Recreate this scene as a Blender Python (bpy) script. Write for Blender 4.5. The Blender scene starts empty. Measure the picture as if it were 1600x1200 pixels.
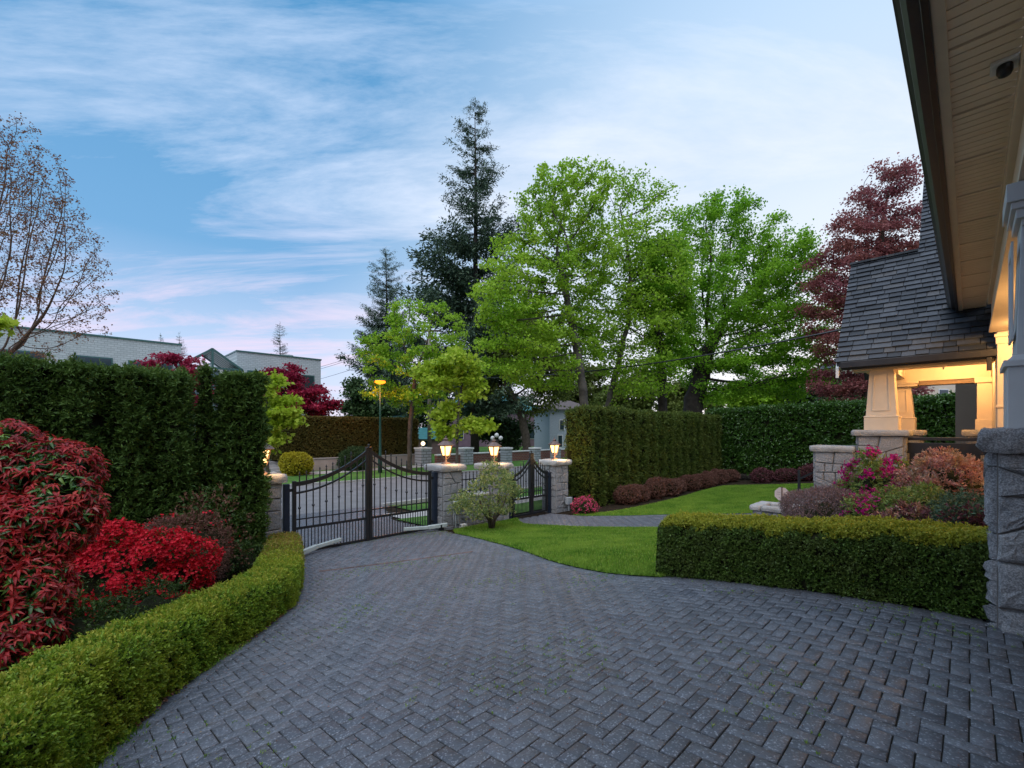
import bpy, bmesh, math, random
import numpy as np
from mathutils import Vector, noise
R = math.radians
random.seed(7)
RNG = np.random.default_rng(11)
C = bpy.data.collections.new("Scene"); bpy.context.scene.collection.children.link(C)
SC = bpy.context.scene

# ------------------------------------------------------------------ frame of reference
# The house, the gate and the street share two axes: A runs along the street, B runs from the house to the street.
A = np.array([0.7146, 0.6996]); B = np.array([-0.6996, 0.7146])
CAMZ = 1.5; F = 700.0; HY = 672.0
def smooth01(t): t = np.clip(t, 0, 1); return t*t*(3-2*t)
_w = np.linspace(-60, 200, 5201)
_z = np.interp(_w, [-60, 0.2, 1, 2.5, 5, 7.5, 10, 12, 15, 23, 24.5, 29, 60, 200], [0, 0, -.04, -.24, -.66, -.97, -1.13, -1.2, -1.25, -1.25, -1.15, -.95, -.6, 0])
_k = np.exp(-np.linspace(-2.2, 2.2, 31)**2); _k /= _k.sum()
_z = np.convolve(np.pad(_z, 15, mode='edge'), _k, mode='valid')
def hz(u, w):
    u = np.asarray(u, float); w = np.asarray(w, float)
    z = np.interp(w, _w, _z)
    e = .30*smooth01((u-6)/5)*(1-.5*smooth01((u-14)/10))*smooth01((w-.8)/2.2)*(1-.5*smooth01((w-6)/4))*(1-smooth01((w-20)/6))
    return z - e
def hxy(x, y):
    return hz(A[0]*np.asarray(x)+A[1]*np.asarray(y), B[0]*np.asarray(x)+B[1]*np.asarray(y))
def xy(u, w):
    return (A[0]*u+B[0]*w, A[1]*u+B[1]*w)
def P3(u, w, z): x, y = xy(u, w); return Vector((x, y, z))
def G(px, py):
    """the point of the ground seen at a photo pixel, as (u, w)"""
    rx = (px-800)/F; rz = -(py-HY)/F; lo = .5; y = .5
    while y < 200:
        if CAMZ+rz*y <= float(hxy(rx*y, y)): break
        lo = y; y *= 1.02
    hi = y
    for _ in range(30):
        m = (lo+hi)/2
        if CAMZ+rz*m <= float(hxy(rx*m, m)): hi = m
        else: lo = m
    x, y = rx*hi, hi
    return (A[0]*x+A[1]*y, B[0]*x+B[1]*y)
def ray_w(px, w):
    r = (px-800)/F; y = w/(B[1]+B[0]*r); return (A[0]*r+A[1])*y     # u at depth plane w
def at(px, py, Y):
    return ((px-800)/F*Y, Y, CAMZ-(py-HY)/F*Y)

# ------------------------------------------------------------------ object helpers
def link(o, parent=None):
    C.objects.link(o)
    if parent is not None: o.parent = parent
    return o
def tag(o, label=None, cat=None, group=None, kind=None):
    if label: o['label'] = label
    if cat: o['category'] = cat
    if group: o['group'] = group
    if kind: o['kind'] = kind
    return o
def thing(name, label, cat, loc=(0,0,0), rz=0, group=None):
    o = bpy.data.objects.new(name, None); o.empty_display_size = .2
    o.location = loc; o.rotation_euler = (0, 0, rz); link(o)
    return tag(o, label, cat, group)
def np_mesh(name, V, T, mat, parent=None, rnd=None, smooth=False, loc=None):
    """V (n,3), T (m,k) all faces of k corners (or list of such arrays)"""
    Ts = T if isinstance(T, list) else [T]
    me = bpy.data.meshes.new(name)
    V = np.ascontiguousarray(V, dtype=np.float32)
    me.vertices.add(len(V)); me.vertices.foreach_set('co', V.ravel())
    idx = np.concatenate([t.ravel() for t in Ts]).astype(np.int32)
    cnt = np.concatenate([np.full(len(t), t.shape[1]) for t in Ts])
    st = np.concatenate([[0], np.cumsum(cnt)[:-1]]).astype(np.int32)
    me.loops.add(len(idx)); me.loops.foreach_set('vertex_index', idx)
    me.polygons.add(len(cnt)); me.polygons.foreach_set('loop_start', st)
    if smooth: me.polygons.foreach_set('use_smooth', np.ones(len(cnt), bool))
    me.update(calc_edges=True)
    if rnd is not None:
        at_ = me.attributes.new('rnd', 'FLOAT', 'FACE'); at_.data.foreach_set('value', np.asarray(rnd, np.float32))
    if mat is not None: me.materials.append(mat)
    o = bpy.data.objects.new(name, me); link(o, parent)
    if loc is not None: o.location = loc
    return o
class MB:
    """collects shapes into one mesh"""
    def __init__(s): s.v = []; s.f = []; s.r = []
    def add(s, vs, fs, r=None):
        n = len(s.v); s.v += [tuple(v) for v in vs]; s.f += [tuple(i+n for i in f) for f in fs]
        s.r += [random.random() if r is None else r]*len(fs); return s
    def box(s, x0, x1, y0, y1, z0, z1, top=None, r=None):
        """axis box; top=(dx,dy) shrinks the top"""
        dx, dy = top or (0, 0)
        vs = [(x0,y0,z0),(x1,y0,z0),(x1,y1,z0),(x0,y1,z0),(x0+dx,y0+dy,z1),(x1-dx,y0+dy,z1),(x1-dx,y1-dy,z1),(x0+dx,y1-dy,z1)]
        return s.add(vs, [(3,2,1,0),(4,5,6,7),(0,1,5,4),(1,2,6,5),(2,3,7,6),(3,0,4,7)], r)
    def bar(s, p, q, w, h=None, r=None):
        """square bar from p to q"""
        p = Vector(p); q = Vector(q); d = (q-p).normalized(); h = h or w
        up = Vector((0,0,1)) if abs(d.z) < .95 else Vector((1,0,0))
        sx = d.cross(up).normalized()*w/2; sy = sx.normalized().cross(d)*h/2
        vs = [p-sx-sy, p+sx-sy, p+sx+sy, p-sx+sy, q-sx-sy, q+sx-sy, q+sx+sy, q-sx+sy]
        return s.add(vs, [(3,2,1,0),(4,5,6,7),(0,1,5,4),(1,2,6,5),(2,3,7,6),(3,0,4,7)], r)
    def lathe(s, c, prof, n=12, r=None):
        """prof: [(radius, z)] around vertical axis at c"""
        vs = []; fs = []
        for rr, z in prof:
            for k in range(n):
                a = 2*math.pi*k/n; vs.append((c[0]+rr*math.cos(a), c[1]+rr*math.sin(a), c[2]+z))
        for i in range(len(prof)-1):
            for k in range(n):
                k2 = (k+1)%n; fs.append((i*n+k, i*n+k2, (i+1)*n+k2, (i+1)*n+k))
        fs.append(tuple(range(n-1,-1,-1))); fs.append(tuple((len(prof)-1)*n+k for k in range(n)))
        return s.add(vs, fs, r)
    def tube(s, pts, rad, n=8, r=None):
        pts = [Vector(p) for p in pts]; rads = rad if isinstance(rad, (list, tuple)) else [rad]*len(pts)
        vs = []; fs = []; up = None
        for i, p in enumerate(pts):
            d = (pts[min(i+1, len(pts)-1)]-pts[max(i-1, 0)]).normalized()
            if up is None: up = d.cross(Vector((0,0,1)) if abs(d.z) < .9 else Vector((1,0,0))).normalized()
            up = (up-d*up.dot(d)).normalized(); sd = d.cross(up)
            for k in range(n):
                a = 2*math.pi*k/n; vs.append(p+(up*math.cos(a)+sd*math.sin(a))*rads[i])
        for i in range(len(pts)-1):
            for k in range(n):
                k2 = (k+1)%n; fs.append((i*n+k, i*n+k2, (i+1)*n+k2, (i+1)*n+k))
        fs.append(tuple(range(n-1,-1,-1))); fs.append(tuple((len(pts)-1)*n+k for k in range(n)))
        return s.add(vs, fs, r)
    def build(s, name, mat, parent=None, smooth=False, bevel=0, uw=False, origin=None):
        me = bpy.data.meshes.new(name)
        vs = s.v
        if uw: vs = [tuple(P3(*v)) for v in vs]
        if origin is not None:
            ox, oy, oz = origin; vs = [(x-ox, y-oy, z-oz) for x, y, z in vs]
        me.from_pydata(vs, [], s.f); me.update()
        a_ = me.attributes.new('rnd', 'FLOAT', 'FACE'); a_.data.foreach_set('value', np.array(s.r, np.float32))
        if smooth: me.polygons.foreach_set('use_smooth', [True]*len(me.polygons))
        if mat: me.materials.append(mat)
        o = bpy.data.objects.new(name, me); link(o, parent)
        if bevel:
            m = o.modifiers.new('bevel', 'BEVEL'); m.width = bevel; m.segments = 2; m.limit_method = 'ANGLE'; m.angle_limit = R(40)
        return o
ANG = math.atan2(A[1], A[0])      # things are modelled in (u, w) axes = local x, y and turned by this angle
def place(name, label, cat, u, w, z=None, group=None, rot=0):
    x, y = xy(u, w)
    return thing(name, label, cat, (x, y, float(hz(u, w)) if z is None else z), ANG+rot, group)

# ------------------------------------------------------------------ materials
def new_mat(name):
    m = bpy.data.materials.new(name); m.use_nodes = True; nt = m.node_tree
    b = nt.nodes['Principled BSDF']; b.inputs['Specular IOR Level'].default_value = .35
    return m, nt, b
def N(nt, typ, **kw):
    n = nt.nodes.new(typ)
    for k, v in kw.items():
        if k.startswith('i_'): n.inputs[k[2:].replace('_', ' ')].default_value = v
        else: setattr(n, k, v)
    return n
def ramp(nt, fac, stops, interp='LINEAR'):
    n = nt.nodes.new('ShaderNodeValToRGB'); cr = n.color_ramp; cr.interpolation = interp
    while len(cr.elements) < len(stops): cr.elements.new(.5)
    for e, (p, c) in zip(cr.elements, stops): e.position = p; e.color = (*c, 1) if len(c) == 3 else c
    nt.links.new(fac, n.inputs[0]); return n.outputs[0]
def mixc(nt, fac, a, b, mode='MIX'):
    n = nt.nodes.new('ShaderNodeMix'); n.data_type = 'RGBA'; n.blend_type = mode; n.clamp_factor = True
    for i, v in ((0, fac), (6, a), (7, b)):
        if hasattr(v, 'links'): nt.links.new(v, n.inputs[i])
        elif i == 0: n.inputs[0].default_value = v
        else: n.inputs[i].default_value = (*v, 1)
    return n.outputs[2]
def noise_n(nt, scale, detail=4, rough=.55, coord='Object', vec=None, dist=0):
    n = N(nt, 'ShaderNodeTexNoise'); n.inputs['Scale'].default_value = scale; n.inputs['Detail'].default_value = detail
    n.inputs['Roughness'].default_value = rough; n.inputs['Distortion'].default_value = dist
    if vec is None:
        vec = N(nt, 'ShaderNodeTexCoord').outputs[coord]
    nt.links.new(vec, n.inputs['Vector']); return n.outputs['Fac']
def bump(nt, b, h, strength=.3, dist=.02):
    n = N(nt, 'ShaderNodeBump'); n.inputs['Strength'].default_value = strength; n.inputs['Distance'].default_value = dist
    nt.links.new(h, n.inputs['Height']); nt.links.new(n.outputs[0], b.inputs['Normal']); return n
def leaf_mat(name, stops, trans=.3, rough=.5, clump=None, clump_scale=1.2, spec=.25):
    """per-leaf colour from 'rnd', larger clumps of lighter or darker growth from noise"""
    m, nt, b = new_mat(name)
    at_ = N(nt, 'ShaderNodeAttribute', attribute_name='rnd')
    col = ramp(nt, at_.outputs['Fac'], stops)
    if clump:
        nz = noise_n(nt, clump_scale, 3, .6)
        f = ramp(nt, nz, [(.38, (0,0,0)), (.66, (1,1,1))])
        col = mixc(nt, f, col, mixc(nt, .6, col, clump))
    nt.links.new(col, b.inputs['Base Color']); b.inputs['Roughness'].default_value = rough
    b.inputs['Specular IOR Level'].default_value = spec
    if trans:
        t = N(nt, 'ShaderNodeBsdfTranslucent'); nt.links.new(col, t.inputs['Color'])
        mx = N(nt, 'ShaderNodeMixShader'); mx.inputs[0].default_value = trans
        nt.links.new(b.outputs[0], mx.inputs[1]); nt.links.new(t.outputs[0], mx.inputs[2])
        nt.links.new(mx.outputs[0], nt.nodes['Material Output'].inputs[0])
    return m
def plain(name, col, rough=.6, var=.15, scale=6, metal=0, bmp=0, bscale=40, spec=.35):
    m, nt, b = new_mat(name)
    nz = noise_n(nt, scale, 5, .6)
    c = ramp(nt, nz, [(.3, tuple(x*(1-var) for x in col)), (.7, tuple(min(1, x*(1+var)) for x in col))])
    nt.links.new(c, b.inputs['Base Color']); b.inputs['Roughness'].default_value = rough
    b.inputs['Metallic'].default_value = metal; b.inputs['Specular IOR Level'].default_value = spec
    if bmp: bump(nt, b, noise_n(nt, bscale, 4), bmp, .01)
    return m
def emit(name, col, s):
    m = bpy.data.materials.new(name); m.use_nodes = True; nt = m.node_tree; nt.nodes.clear()
    e = N(nt, 'ShaderNodeEmission'); e.inputs[0].default_value = (*col, 1); e.inputs[1].default_value = s
    o = N(nt, 'ShaderNodeOutputMaterial'); nt.links.new(e.outputs[0], o.inputs[0]); return m
def stone_mat(name, c0, c1, c2, speck=.5):
    m, nt, b = new_mat(name)
    at_ = N(nt, 'ShaderNodeAttribute', attribute_name='rnd')
    base = ramp(nt, at_.outputs['Fac'], [(0, c0), (.5, c1), (1, c2)])
    big = noise_n(nt, 5, 5, .6); base = mixc(nt, ramp(nt, big, [(.35, (0,0,0)), (.7, (.55,)*3)]), base, tuple(x*.55 for x in c1))
    rust = ramp(nt, noise_n(nt, 2.3, 4, .6), [(.56, (0,0,0)), (.75, (.45,)*3)]); base = mixc(nt, rust, base, (.22, .15, .10))
    fine = noise_n(nt, 90, 3, .7); base = mixc(nt, speck, base, ramp(nt, fine, [(.38, (.03,.035,.04)), (.5, c1), (.62, (.6,.6,.6))]), 'MIX')
    nt.links.new(base, b.inputs['Base Color']); b.inputs['Roughness'].default_value = .85
    h = N(nt, 'ShaderNodeMath', operation='ADD'); nt.links.new(noise_n(nt, 14, 6, .65), h.inputs[0])
    h2 = N(nt, 'ShaderNodeMath', operation='MULTIPLY'); nt.links.new(fine, h2.inputs[0]); h2.inputs[1].default_value = .25
    nt.links.new(h2.outputs[0], h.inputs[1]); bump(nt, b, h.outputs[0], .9, .03)
    return m
M = {}
M['granite'] = stone_mat('granite', (.19,.20,.215), (.27,.275,.285), (.35,.345,.34), .38)
M['cap_stone'] = stone_mat('cap_stone', (.34,.33,.32), (.42,.41,.39), (.5,.48,.46), .3)
M['mortar'] = plain('mortar', (.15,.14,.13), .95, .2, 20)
M['iron'] = plain('black_iron', (.012,.013,.016), .38, .2, 20, 0, spec=.5)
M['iron_blue'] = plain('dark_blue_steel', (.014,.022,.04), .4, .15, 8)
M['grey_metal'] = plain('pale_grey_metal', (.42,.47,.45), .45, .1, 5)
M['box_grey'] = plain('grey_enamel', (.33,.36,.38), .4, .06, 5)
M['black_paint'] = plain('black_gutter_paint', (.022,.021,.022), .4, .2, 5)
M['cream'] = plain('cream_paint', (.66,.55,.42), .55, .06, 3, bmp=.08)
M['grey_paint'] = plain('grey_paint', (.50,.52,.53), .5, .05, 3, bmp=.05)
M['lamp_green'] = plain('green_enamel', (.008,.05,.036), .4, .1, 5)
M['bark'] = plain('bark', (.075,.06,.045), .95, .5, 5, bmp=.8, bscale=12)
M['bark_tan'] = plain('tan_bark', (.11,.072,.052), .95, .35, 5, bmp=.5, bscale=12)
M['bark_grey'] = plain('grey_bark', (.085,.075,.062), .95, .45, 3, bmp=.8, bscale=10)
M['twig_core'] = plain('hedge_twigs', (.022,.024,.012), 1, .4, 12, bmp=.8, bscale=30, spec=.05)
M['white_trim'] = plain('white_trim', (.7,.69,.66), .5, .05, 4)
M['glass_dark'] = plain('window_glass', (.03,.05,.06), .08, .1, 2, spec=.6)
M['flame'] = emit('lamp_glow', (1, .58, .20), 3.0)
M['sodium'] = emit('sodium_glow', (1, .21, .012), 2.4)

# ------------------------------------------------------------------ numpy growth helpers
def nrm(v): return v/np.maximum(np.linalg.norm(v, axis=-1, keepdims=True), 1e-9)
def rand_dir(n): return nrm(RNG.normal(size=(n, 3)))
def leaves(name, P, D, Nn, L, Wd, mat, parent=None, rnd=None, fold=.25, shape='diamond', loc=None, droop=0):
    """P base points, D axis, Nn approximate normal; L length, Wd width"""
    n = len(P); D = nrm(D); S = nrm(np.cross(D, Nn)); U = np.cross(S, D)
    L = np.broadcast_to(np.asarray(L, float), (n,))[:, None]; Wd = np.broadcast_to(np.asarray(Wd, float), (n,))[:, None]
    if rnd is None: rnd = RNG.random(n)
    if shape == 'diamond':
        v0 = P; v1 = P+D*L*.5+S*Wd*.5+U*Wd*fold; v2 = P+D*L-U*L*droop; v3 = P+D*L*.5-S*Wd*.5+U*Wd*fold
        V = np.stack([v0, v1, v2, v3], 1).reshape(-1, 3); i = np.arange(n)[:, None]*4
        T = np.concatenate([i+np.array([[0,1,2]]), i+np.array([[0,2,3]])], 1).reshape(-1, 3); k = 2
    elif shape == 'quad':
        v0 = P; v1 = P+D*L*.45+S*Wd*.5; v2 = P+D*L; v3 = P+D*L*.45-S*Wd*.5
        V = np.stack([v0, v1, v2, v3], 1).reshape(-1, 3); T = np.arange(n*4).reshape(-1, 4); k = 1
    elif shape == 'long':        # lanceolate, creased and arched: 2 rows of side points
        a = P; m1 = P+D*L*.35+U*L*.02; m2 = P+D*L*.72-U*L*droop*.45; t = P+D*L-U*L*droop
        f = U*Wd*fold
        V = np.stack([a, m1, m2, t, m1+S*Wd*.5+f, m2+S*Wd*.36+f*.7, m1-S*Wd*.5+f, m2-S*Wd*.36+f*.7], 1).reshape(-1, 3)
        i = np.arange(n)[:, None]*8
        q = [[0,4,1,1],[1,4,5,2],[2,5,3,3],[0,1,6,6],[1,2,7,6],[2,3,7,7]]
        T3 = np.concatenate([i+np.array([x[:3]]) for x in (q[0], q[2], q[3], q[5])], 1).reshape(-1, 3)
        T4 = np.concatenate([i+np.array([x]) for x in (q[1], q[4])], 1).reshape(-1, 4)
        o = np_mesh(name, V, [T3, T4], mat, parent, np.concatenate([np.repeat(rnd, 4), np.repeat(rnd, 2)]), loc=loc)
        return o
    elif shape == 'maple':       # five pointed lobes
        pts = [(0,0),(.30,.06),(.50,.34),(.24,.40),(.36,.80),(.11,.66),(0,1.0),(-.11,.66),(-.36,.80),(-.24,.40),(-.50,.34),(-.30,.06)]
        V = np.stack([P+S*Wd*x+D*L*y+U*Wd*(abs(x)*fold-y*y*droop) for x, y in pts], 1).reshape(-1, 3)
        T = np.arange(n*12).reshape(-1, 12); k = 1
    return np_mesh(name, V, T, mat, parent, np.repeat(rnd, k), loc=loc)
def sample(V, T, n):
    V = np.asarray(V); T = np.asarray(T)
    a, b, c = V[T[:, 0]], V[T[:, 1]], V[T[:, 2]]; cr = np.cross(b-a, c-a); ar = np.linalg.norm(cr, axis=1)
    i = RNG.choice(len(T), n, p=ar/ar.sum()); r1 = np.sqrt(RNG.random(n))[:, None]; r2 = RNG.random(n)[:, None]
    return a[i]*(1-r1)+b[i]*r1*(1-r2)+c[i]*r1*r2, nrm(cr[i])
def fnoise(P, s, seed=0):
    """cheap smooth 3-D noise, -1..1"""
    r = np.random.default_rng(seed); out = np.zeros(len(P)); amp = 0
    for k in range(10):
        d = nrm(r.normal(size=3)); f = s*(1+.35*k); a = 1/(1+.3*k)
        out += a*np.sin(P@d*f+r.random()*6.28); amp += a
    return out/amp*1.8
def ico(sub):
    bm = bmesh.new(); bmesh.ops.create_icosphere(bm, subdivisions=sub, radius=1)
    V = np.array([v.co for v in bm.verts]); T = np.array([[v.index for v in f.verts] for f in bm.faces]); bm.free(); return V, T
ICO3 = ico(3); ICO4 = ico(4)
def grid_box(L, W_, H, step, taper=0):
    """closed box (centre base at origin) whose faces are triangulated at about step; returns V,T with outward faces"""
    Vs = []; Ts = []; n0 = 0
    def face(o, e1, e2, n1, n2):
        nonlocal n0
        a, b = np.meshgrid(np.linspace(0, 1, n1+1), np.linspace(0, 1, n2+1), indexing='ij')
        Pn = np.array(o)+a.ravel()[:, None]*np.array(e1)+b.ravel()[:, None]*np.array(e2)
        i = (np.arange(n1)[:, None]*(n2+1)+np.arange(n2)).ravel()[:, None]+n0
        Ts.append(i+np.array([[0, n2+1, n2+2]])); Ts.append(i+np.array([[0, n2+2, 1]])); Vs.append(Pn); n0 += len(Pn)
    nx, ny, nz_ = [max(1, int(round(d/step))) for d in (L, W_, H)]
    x, y = L/2, W_/2
    face((-x,-y,0), (L,0,0), (0,0,H), nx, nz_); face((x,y,0), (-L,0,0), (0,0,H), nx, nz_)
    face((x,-y,0), (0,W_,0), (0,0,H), ny, nz_); face((-x,y,0), (0,-W_,0), (0,0,H), ny, nz_)
    face((-x,-y,H), (L,0,0), (0,W_,0), nx, ny)
    return np.concatenate(Vs), np.concatenate(Ts)
def sprigs(P, Nn, K, slen, out=.8, up=.3, rnd_=.5, lean=.7):
    """K leaves along a short stem at each point: returns base, dir, normal"""
    n = len(P); D = nrm(Nn*out+np.array([0,0,up])+RNG.normal(size=(n, 3))*rnd_)
    t = (np.arange(K)+.5)/K
    Pb = P[:, None, :]+D[:, None, :]*(t[None, :, None]*slen)
    ld = nrm(D[:, None, :]*(1-lean*.6)+RNG.normal(size=(n, K, 3))*lean*.55)
    nn = nrm(D[:, None, :]+RNG.normal(size=(n, K, 3))*.5)
    return Pb.reshape(-1, 3), ld.reshape(-1, 3), nn.reshape(-1, 3)

# ------------------------------------------------------------------ trees (space colonisation)
def colonize(start_path, attract, step, kill, infl, iters=160, bias=.08):
    """start_path: list of trunk points; returns nodes, parents"""
    nodes = [np.array(p, float) for p in start_path]; par = [-1]+list(range(len(start_path)-1))
    Pn = np.array(nodes); Aa = np.array(attract, float); 
    d = np.linalg.norm(Aa[:, None]-Pn[None], axis=2); near = d.argmin(1); nd = d.min(1)
    parents = list(par); pts = list(Pn)
    for it in range(iters):
        act = nd < infl
        if not act.any(): infl *= 1.5; act = nd < infl
        if len(Aa) == 0 or not act.any(): break
        arr = np.array(pts); ids = near[act]; dirs = nrm(Aa[act]-arr[ids])
        acc = np.zeros((len(pts), 3)); np.add.at(acc, ids, dirs)
        g = np.unique(ids); v = nrm(acc[g]+RNG.normal(size=(len(g), 3))*.25+np.array([0,0,bias]))
        new = arr[g]+v*step
        base = len(pts)
        pts += list(new); parents += list(g)
        d2 = np.linalg.norm(Aa[:, None]-new[None], axis=2); m = d2.argmin(1); dm = d2.min(1)
        upd = dm < nd; near = np.where(upd, base+m, near); nd = np.where(upd, dm, nd)
        keep = nd > kill; Aa = Aa[keep]; near = near[keep]; nd = nd[keep]
        if len(Aa) == 0: break
    return np.array(pts), np.array(parents)
def radii(par, r0, ex=2.4, rmax=None):
    n = len(par); acc = np.zeros(n); ch = np.zeros(n, int)
    for i in range(n):
        if par[i] >= 0: ch[par[i]] += 1
    rr = np.zeros(n)
    order = range(n-1, -1, -1)
    for i in order:
        if ch[i] == 0: acc[i] = r0**ex
        rr[i] = acc[i]**(1/ex)
        if par[i] >= 0: acc[par[i]] += acc[i]
    if rmax: 
        k = min(1, rmax/rr[0]); rr = np.where(rr > r0*2, r0*2+(rmax-r0*2)*(np.maximum(rr-r0*2, 0)/max(rr[0]-r0*2, 1e-6))**1.15, rr)
    return rr, ch
def edge_tubes(pts, par, rr, sides=6, rmin=0):
    i = np.where((par >= 0) & (rr >= rmin))[0]; p = pts[par[i]]; q = pts[i]; d = nrm(q-p)
    up = np.where(np.abs(d[:, 2:3]) < .9, np.array([[0,0,1.]]), np.array([[1.,0,0]])); s1 = nrm(np.cross(d, up)); s2 = np.cross(d, s1)
    rp = np.minimum(rr[par[i]], rr[i]*1.35)[:, None]; rc = rr[i][:, None]; V = []
    for k in range(sides):
        a = 2*math.pi*k/sides; o = s1*math.cos(a)+s2*math.sin(a); V.append(p+o*rp-d*rp*.25)
    for k in range(sides):
        a = 2*math.pi*k/sides; o = s1*math.cos(a)+s2*math.sin(a); V.append(q+o*rc+d*rc*.25)
    V = np.stack(V, 1).reshape(-1, 3); b = np.arange(len(i))[:, None]*2*sides
    T = np.concatenate([b+np.array([[k, (k+1) % sides, sides+(k+1) % sides, sides+k]]) for k in range(sides)], 1).reshape(-1, 4)
    return V, T
def blob_points(blobs, n):
    """blobs: list of (cx,cy,cz,rx,ry,rz) -> n points, more towards the rim"""
    vol = np.array([b[3]*b[4]*b[5] for b in blobs]); k = RNG.choice(len(blobs), n, p=vol/vol.sum()); bb = np.array(blobs)[k]
    r = RNG.random(n)**.42; return bb[:, :3]+rand_dir(n)*r[:, None]*bb[:, 3:]
def make_tree(name, label, cat, base, trunk, blobs, natt, step, leafmat, barkmat, nleaf, lsize, r0=.012, rtrunk=.3, kill=None, infl=None,
              spread=.25, group=None, shape='diamond', flat=.6, leaf_r=None, crown_name='crown', rnd_fn=None, trunks=None, lw=.8, bare=0):
    """all coordinates relative to base"""
    t = thing(name, label, cat, base, 0, group)
    att = blob_points(blobs, natt)
    pts, par = colonize(trunk, att, step, kill or step*1.6, infl or step*9)
    rr, ch = radii(par, r0, 2.05, rtrunk)
    V, T = edge_tubes(pts, par, rr, 6)
    np_mesh('trunk', V, T, barkmat, t, smooth=True)
    thin = np.where(rr < (leaf_r or r0*2.2))[0]
    if bare: thin = thin[RNG.random(len(thin)) > bare]
    k = RNG.choice(thin, nleaf); sp = spread
    P = pts[k]+RNG.normal(size=(nleaf, 3))*np.array([sp, sp, sp*flat])
    D = nrm(RNG.normal(size=(nleaf, 3))*np.array([1, 1, .7])+np.array([0,0,-.35])); Nn = nrm(np.array([0,0,.7])+RNG.normal(size=(nleaf, 3))*.8)
    L = lsize*(.6+.7*RNG.random(nleaf))
    rnd = RNG.random(nleaf)*.55+.45*RNG.random(len(pts))[k]
    leaves(crown_name, P, D, Nn, L, L*lw, leafmat, t, rnd, shape=shape)
    return t
#@@SETTING
# ------------------------------------------------------------------ camera, sky, light
cam = bpy.data.cameras.new('camera'); co = bpy.data.objects.new('camera', cam); C.objects.link(co); SC.camera = co
cam.sensor_width = 36; cam.lens = 36*F/1600; cam.shift_y = (HY-600)/1600; cam.clip_end = 3000; cam.clip_start = .05
co.location = (0, 0, CAMZ); co.rotation_euler = (R(90), 0, 0)
SC.view_settings.view_transform = 'Standard'; SC.view_settings.look = 'None'; SC.view_settings.exposure = .6; SC.view_settings.gamma = 1
try: SC.view_settings.use_curve_mapping = False
except Exception: pass
SC.cycles.max_bounces = 6; SC.cycles.transparent_max_bounces = 8; SC.cycles.sample_clamp_indirect = 4
SUN_AZ = R(38)          # bearing of the set sun, clockwise from the view direction (+Y)
wd = bpy.data.worlds.new("World"); SC.world = wd; wd.use_nodes = True; nt = wd.node_tree
bg = nt.nodes['Background']
sky = N(nt, 'ShaderNodeTexSky'); sky.sky_type = 'NISHITA'; sky.sun_disc = False; sky.sun_elevation = R(7); sky.sun_rotation = SUN_AZ
sky.air_density = 1.0; sky.dust_density = .6; sky.ozone_density = 3.0
tc = N(nt, 'ShaderNodeTexCoord')
sep = N(nt, 'ShaderNodeSeparateXYZ'); nt.links.new(tc.outputs['Generated'], sep.inputs[0])
def mth(op, a, b=None, c=None):
    n = N(nt, 'ShaderNodeMath', operation=op)
    for i, v in enumerate((a, b, c)):
        if v is None: continue
        if hasattr(v, 'links'): nt.links.new(v, n.inputs[i])
        else: n.inputs[i].default_value = v
    return n.outputs[0]
# clouds lie on a level sheet high above: direction / elevation gives its plan position
zz = mth('MAXIMUM', mth('ADD', sep.outputs[2], .10), .02)
cx = mth('DIVIDE', sep.outputs[0], zz); cy = mth('DIVIDE', sep.outputs[1], zz)
cmb = N(nt, 'ShaderNodeCombineXYZ'); nt.links.new(cx, cmb.inputs[0]); nt.links.new(cy, cmb.inputs[1])
mp = N(nt, 'ShaderNodeMapping'); mp.inputs['Rotation'].default_value = (0, 0, R(28)); mp.inputs['Scale'].default_value = (.62, 1.9, 1); mp.inputs['Location'].default_value = (3.1, 1.2, 0)
nt.links.new(cmb.outputs[0], mp.inputs[0])
n1 = noise_n(nt, .85, 9, .66, vec=mp.outputs[0], dist=.5)
mp2 = N(nt, 'ShaderNodeMapping'); mp2.inputs['Rotation'].default_value = (0, 0, R(-20)); mp2.inputs['Scale'].default_value = (.5, .8, 1)
nt.links.new(cmb.outputs[0], mp2.inputs[0]); n2 = noise_n(nt, .5, 3, .5, vec=mp2.outputs[0])
dens = ramp(nt, mth('ADD', mth('MULTIPLY', n1, .75), mth('MULTIPLY', n2, .25)), [(.465, (0,0,0)), (.65, (.85,)*3)])
# bearing to the afterglow
sx, sy = math.sin(SUN_AZ), math.cos(SUN_AZ)
glow = mth('ADD', mth('MULTIPLY', sep.outputs[0], sx), mth('MULTIPLY', sep.outputs[1], sy))
g01 = ramp(nt, glow, [(.45, (0,0,0)), (.92, (1,1,1))])
elev = sep.outputs[2]
sky_s = mixc(nt, 1.0, sky.outputs[0], (.10, .10, .10), 'MULTIPLY')
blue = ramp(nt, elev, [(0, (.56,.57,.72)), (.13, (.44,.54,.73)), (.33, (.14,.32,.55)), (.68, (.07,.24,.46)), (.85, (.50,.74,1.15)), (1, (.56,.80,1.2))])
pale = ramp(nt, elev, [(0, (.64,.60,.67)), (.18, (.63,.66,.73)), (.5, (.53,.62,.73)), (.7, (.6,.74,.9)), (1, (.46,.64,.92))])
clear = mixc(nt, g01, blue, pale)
clear = mixc(nt, .12, clear, sky_s)
ccol = ramp(nt, elev, [(0, (.70,.50,.60)), (.20, (.70,.54,.66)), (.42, (.53,.60,.74)), (1, (.55,.66,.84))])
ccol = mixc(nt, g01, ccol, (.66,.68,.73))
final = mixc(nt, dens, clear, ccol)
below = ramp(nt, elev, [(.46, (1,1,1)), (.5, (1,1,1))])
nt.links.new(final, bg.inputs[0]); bg.inputs[1].default_value = 1.0
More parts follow.
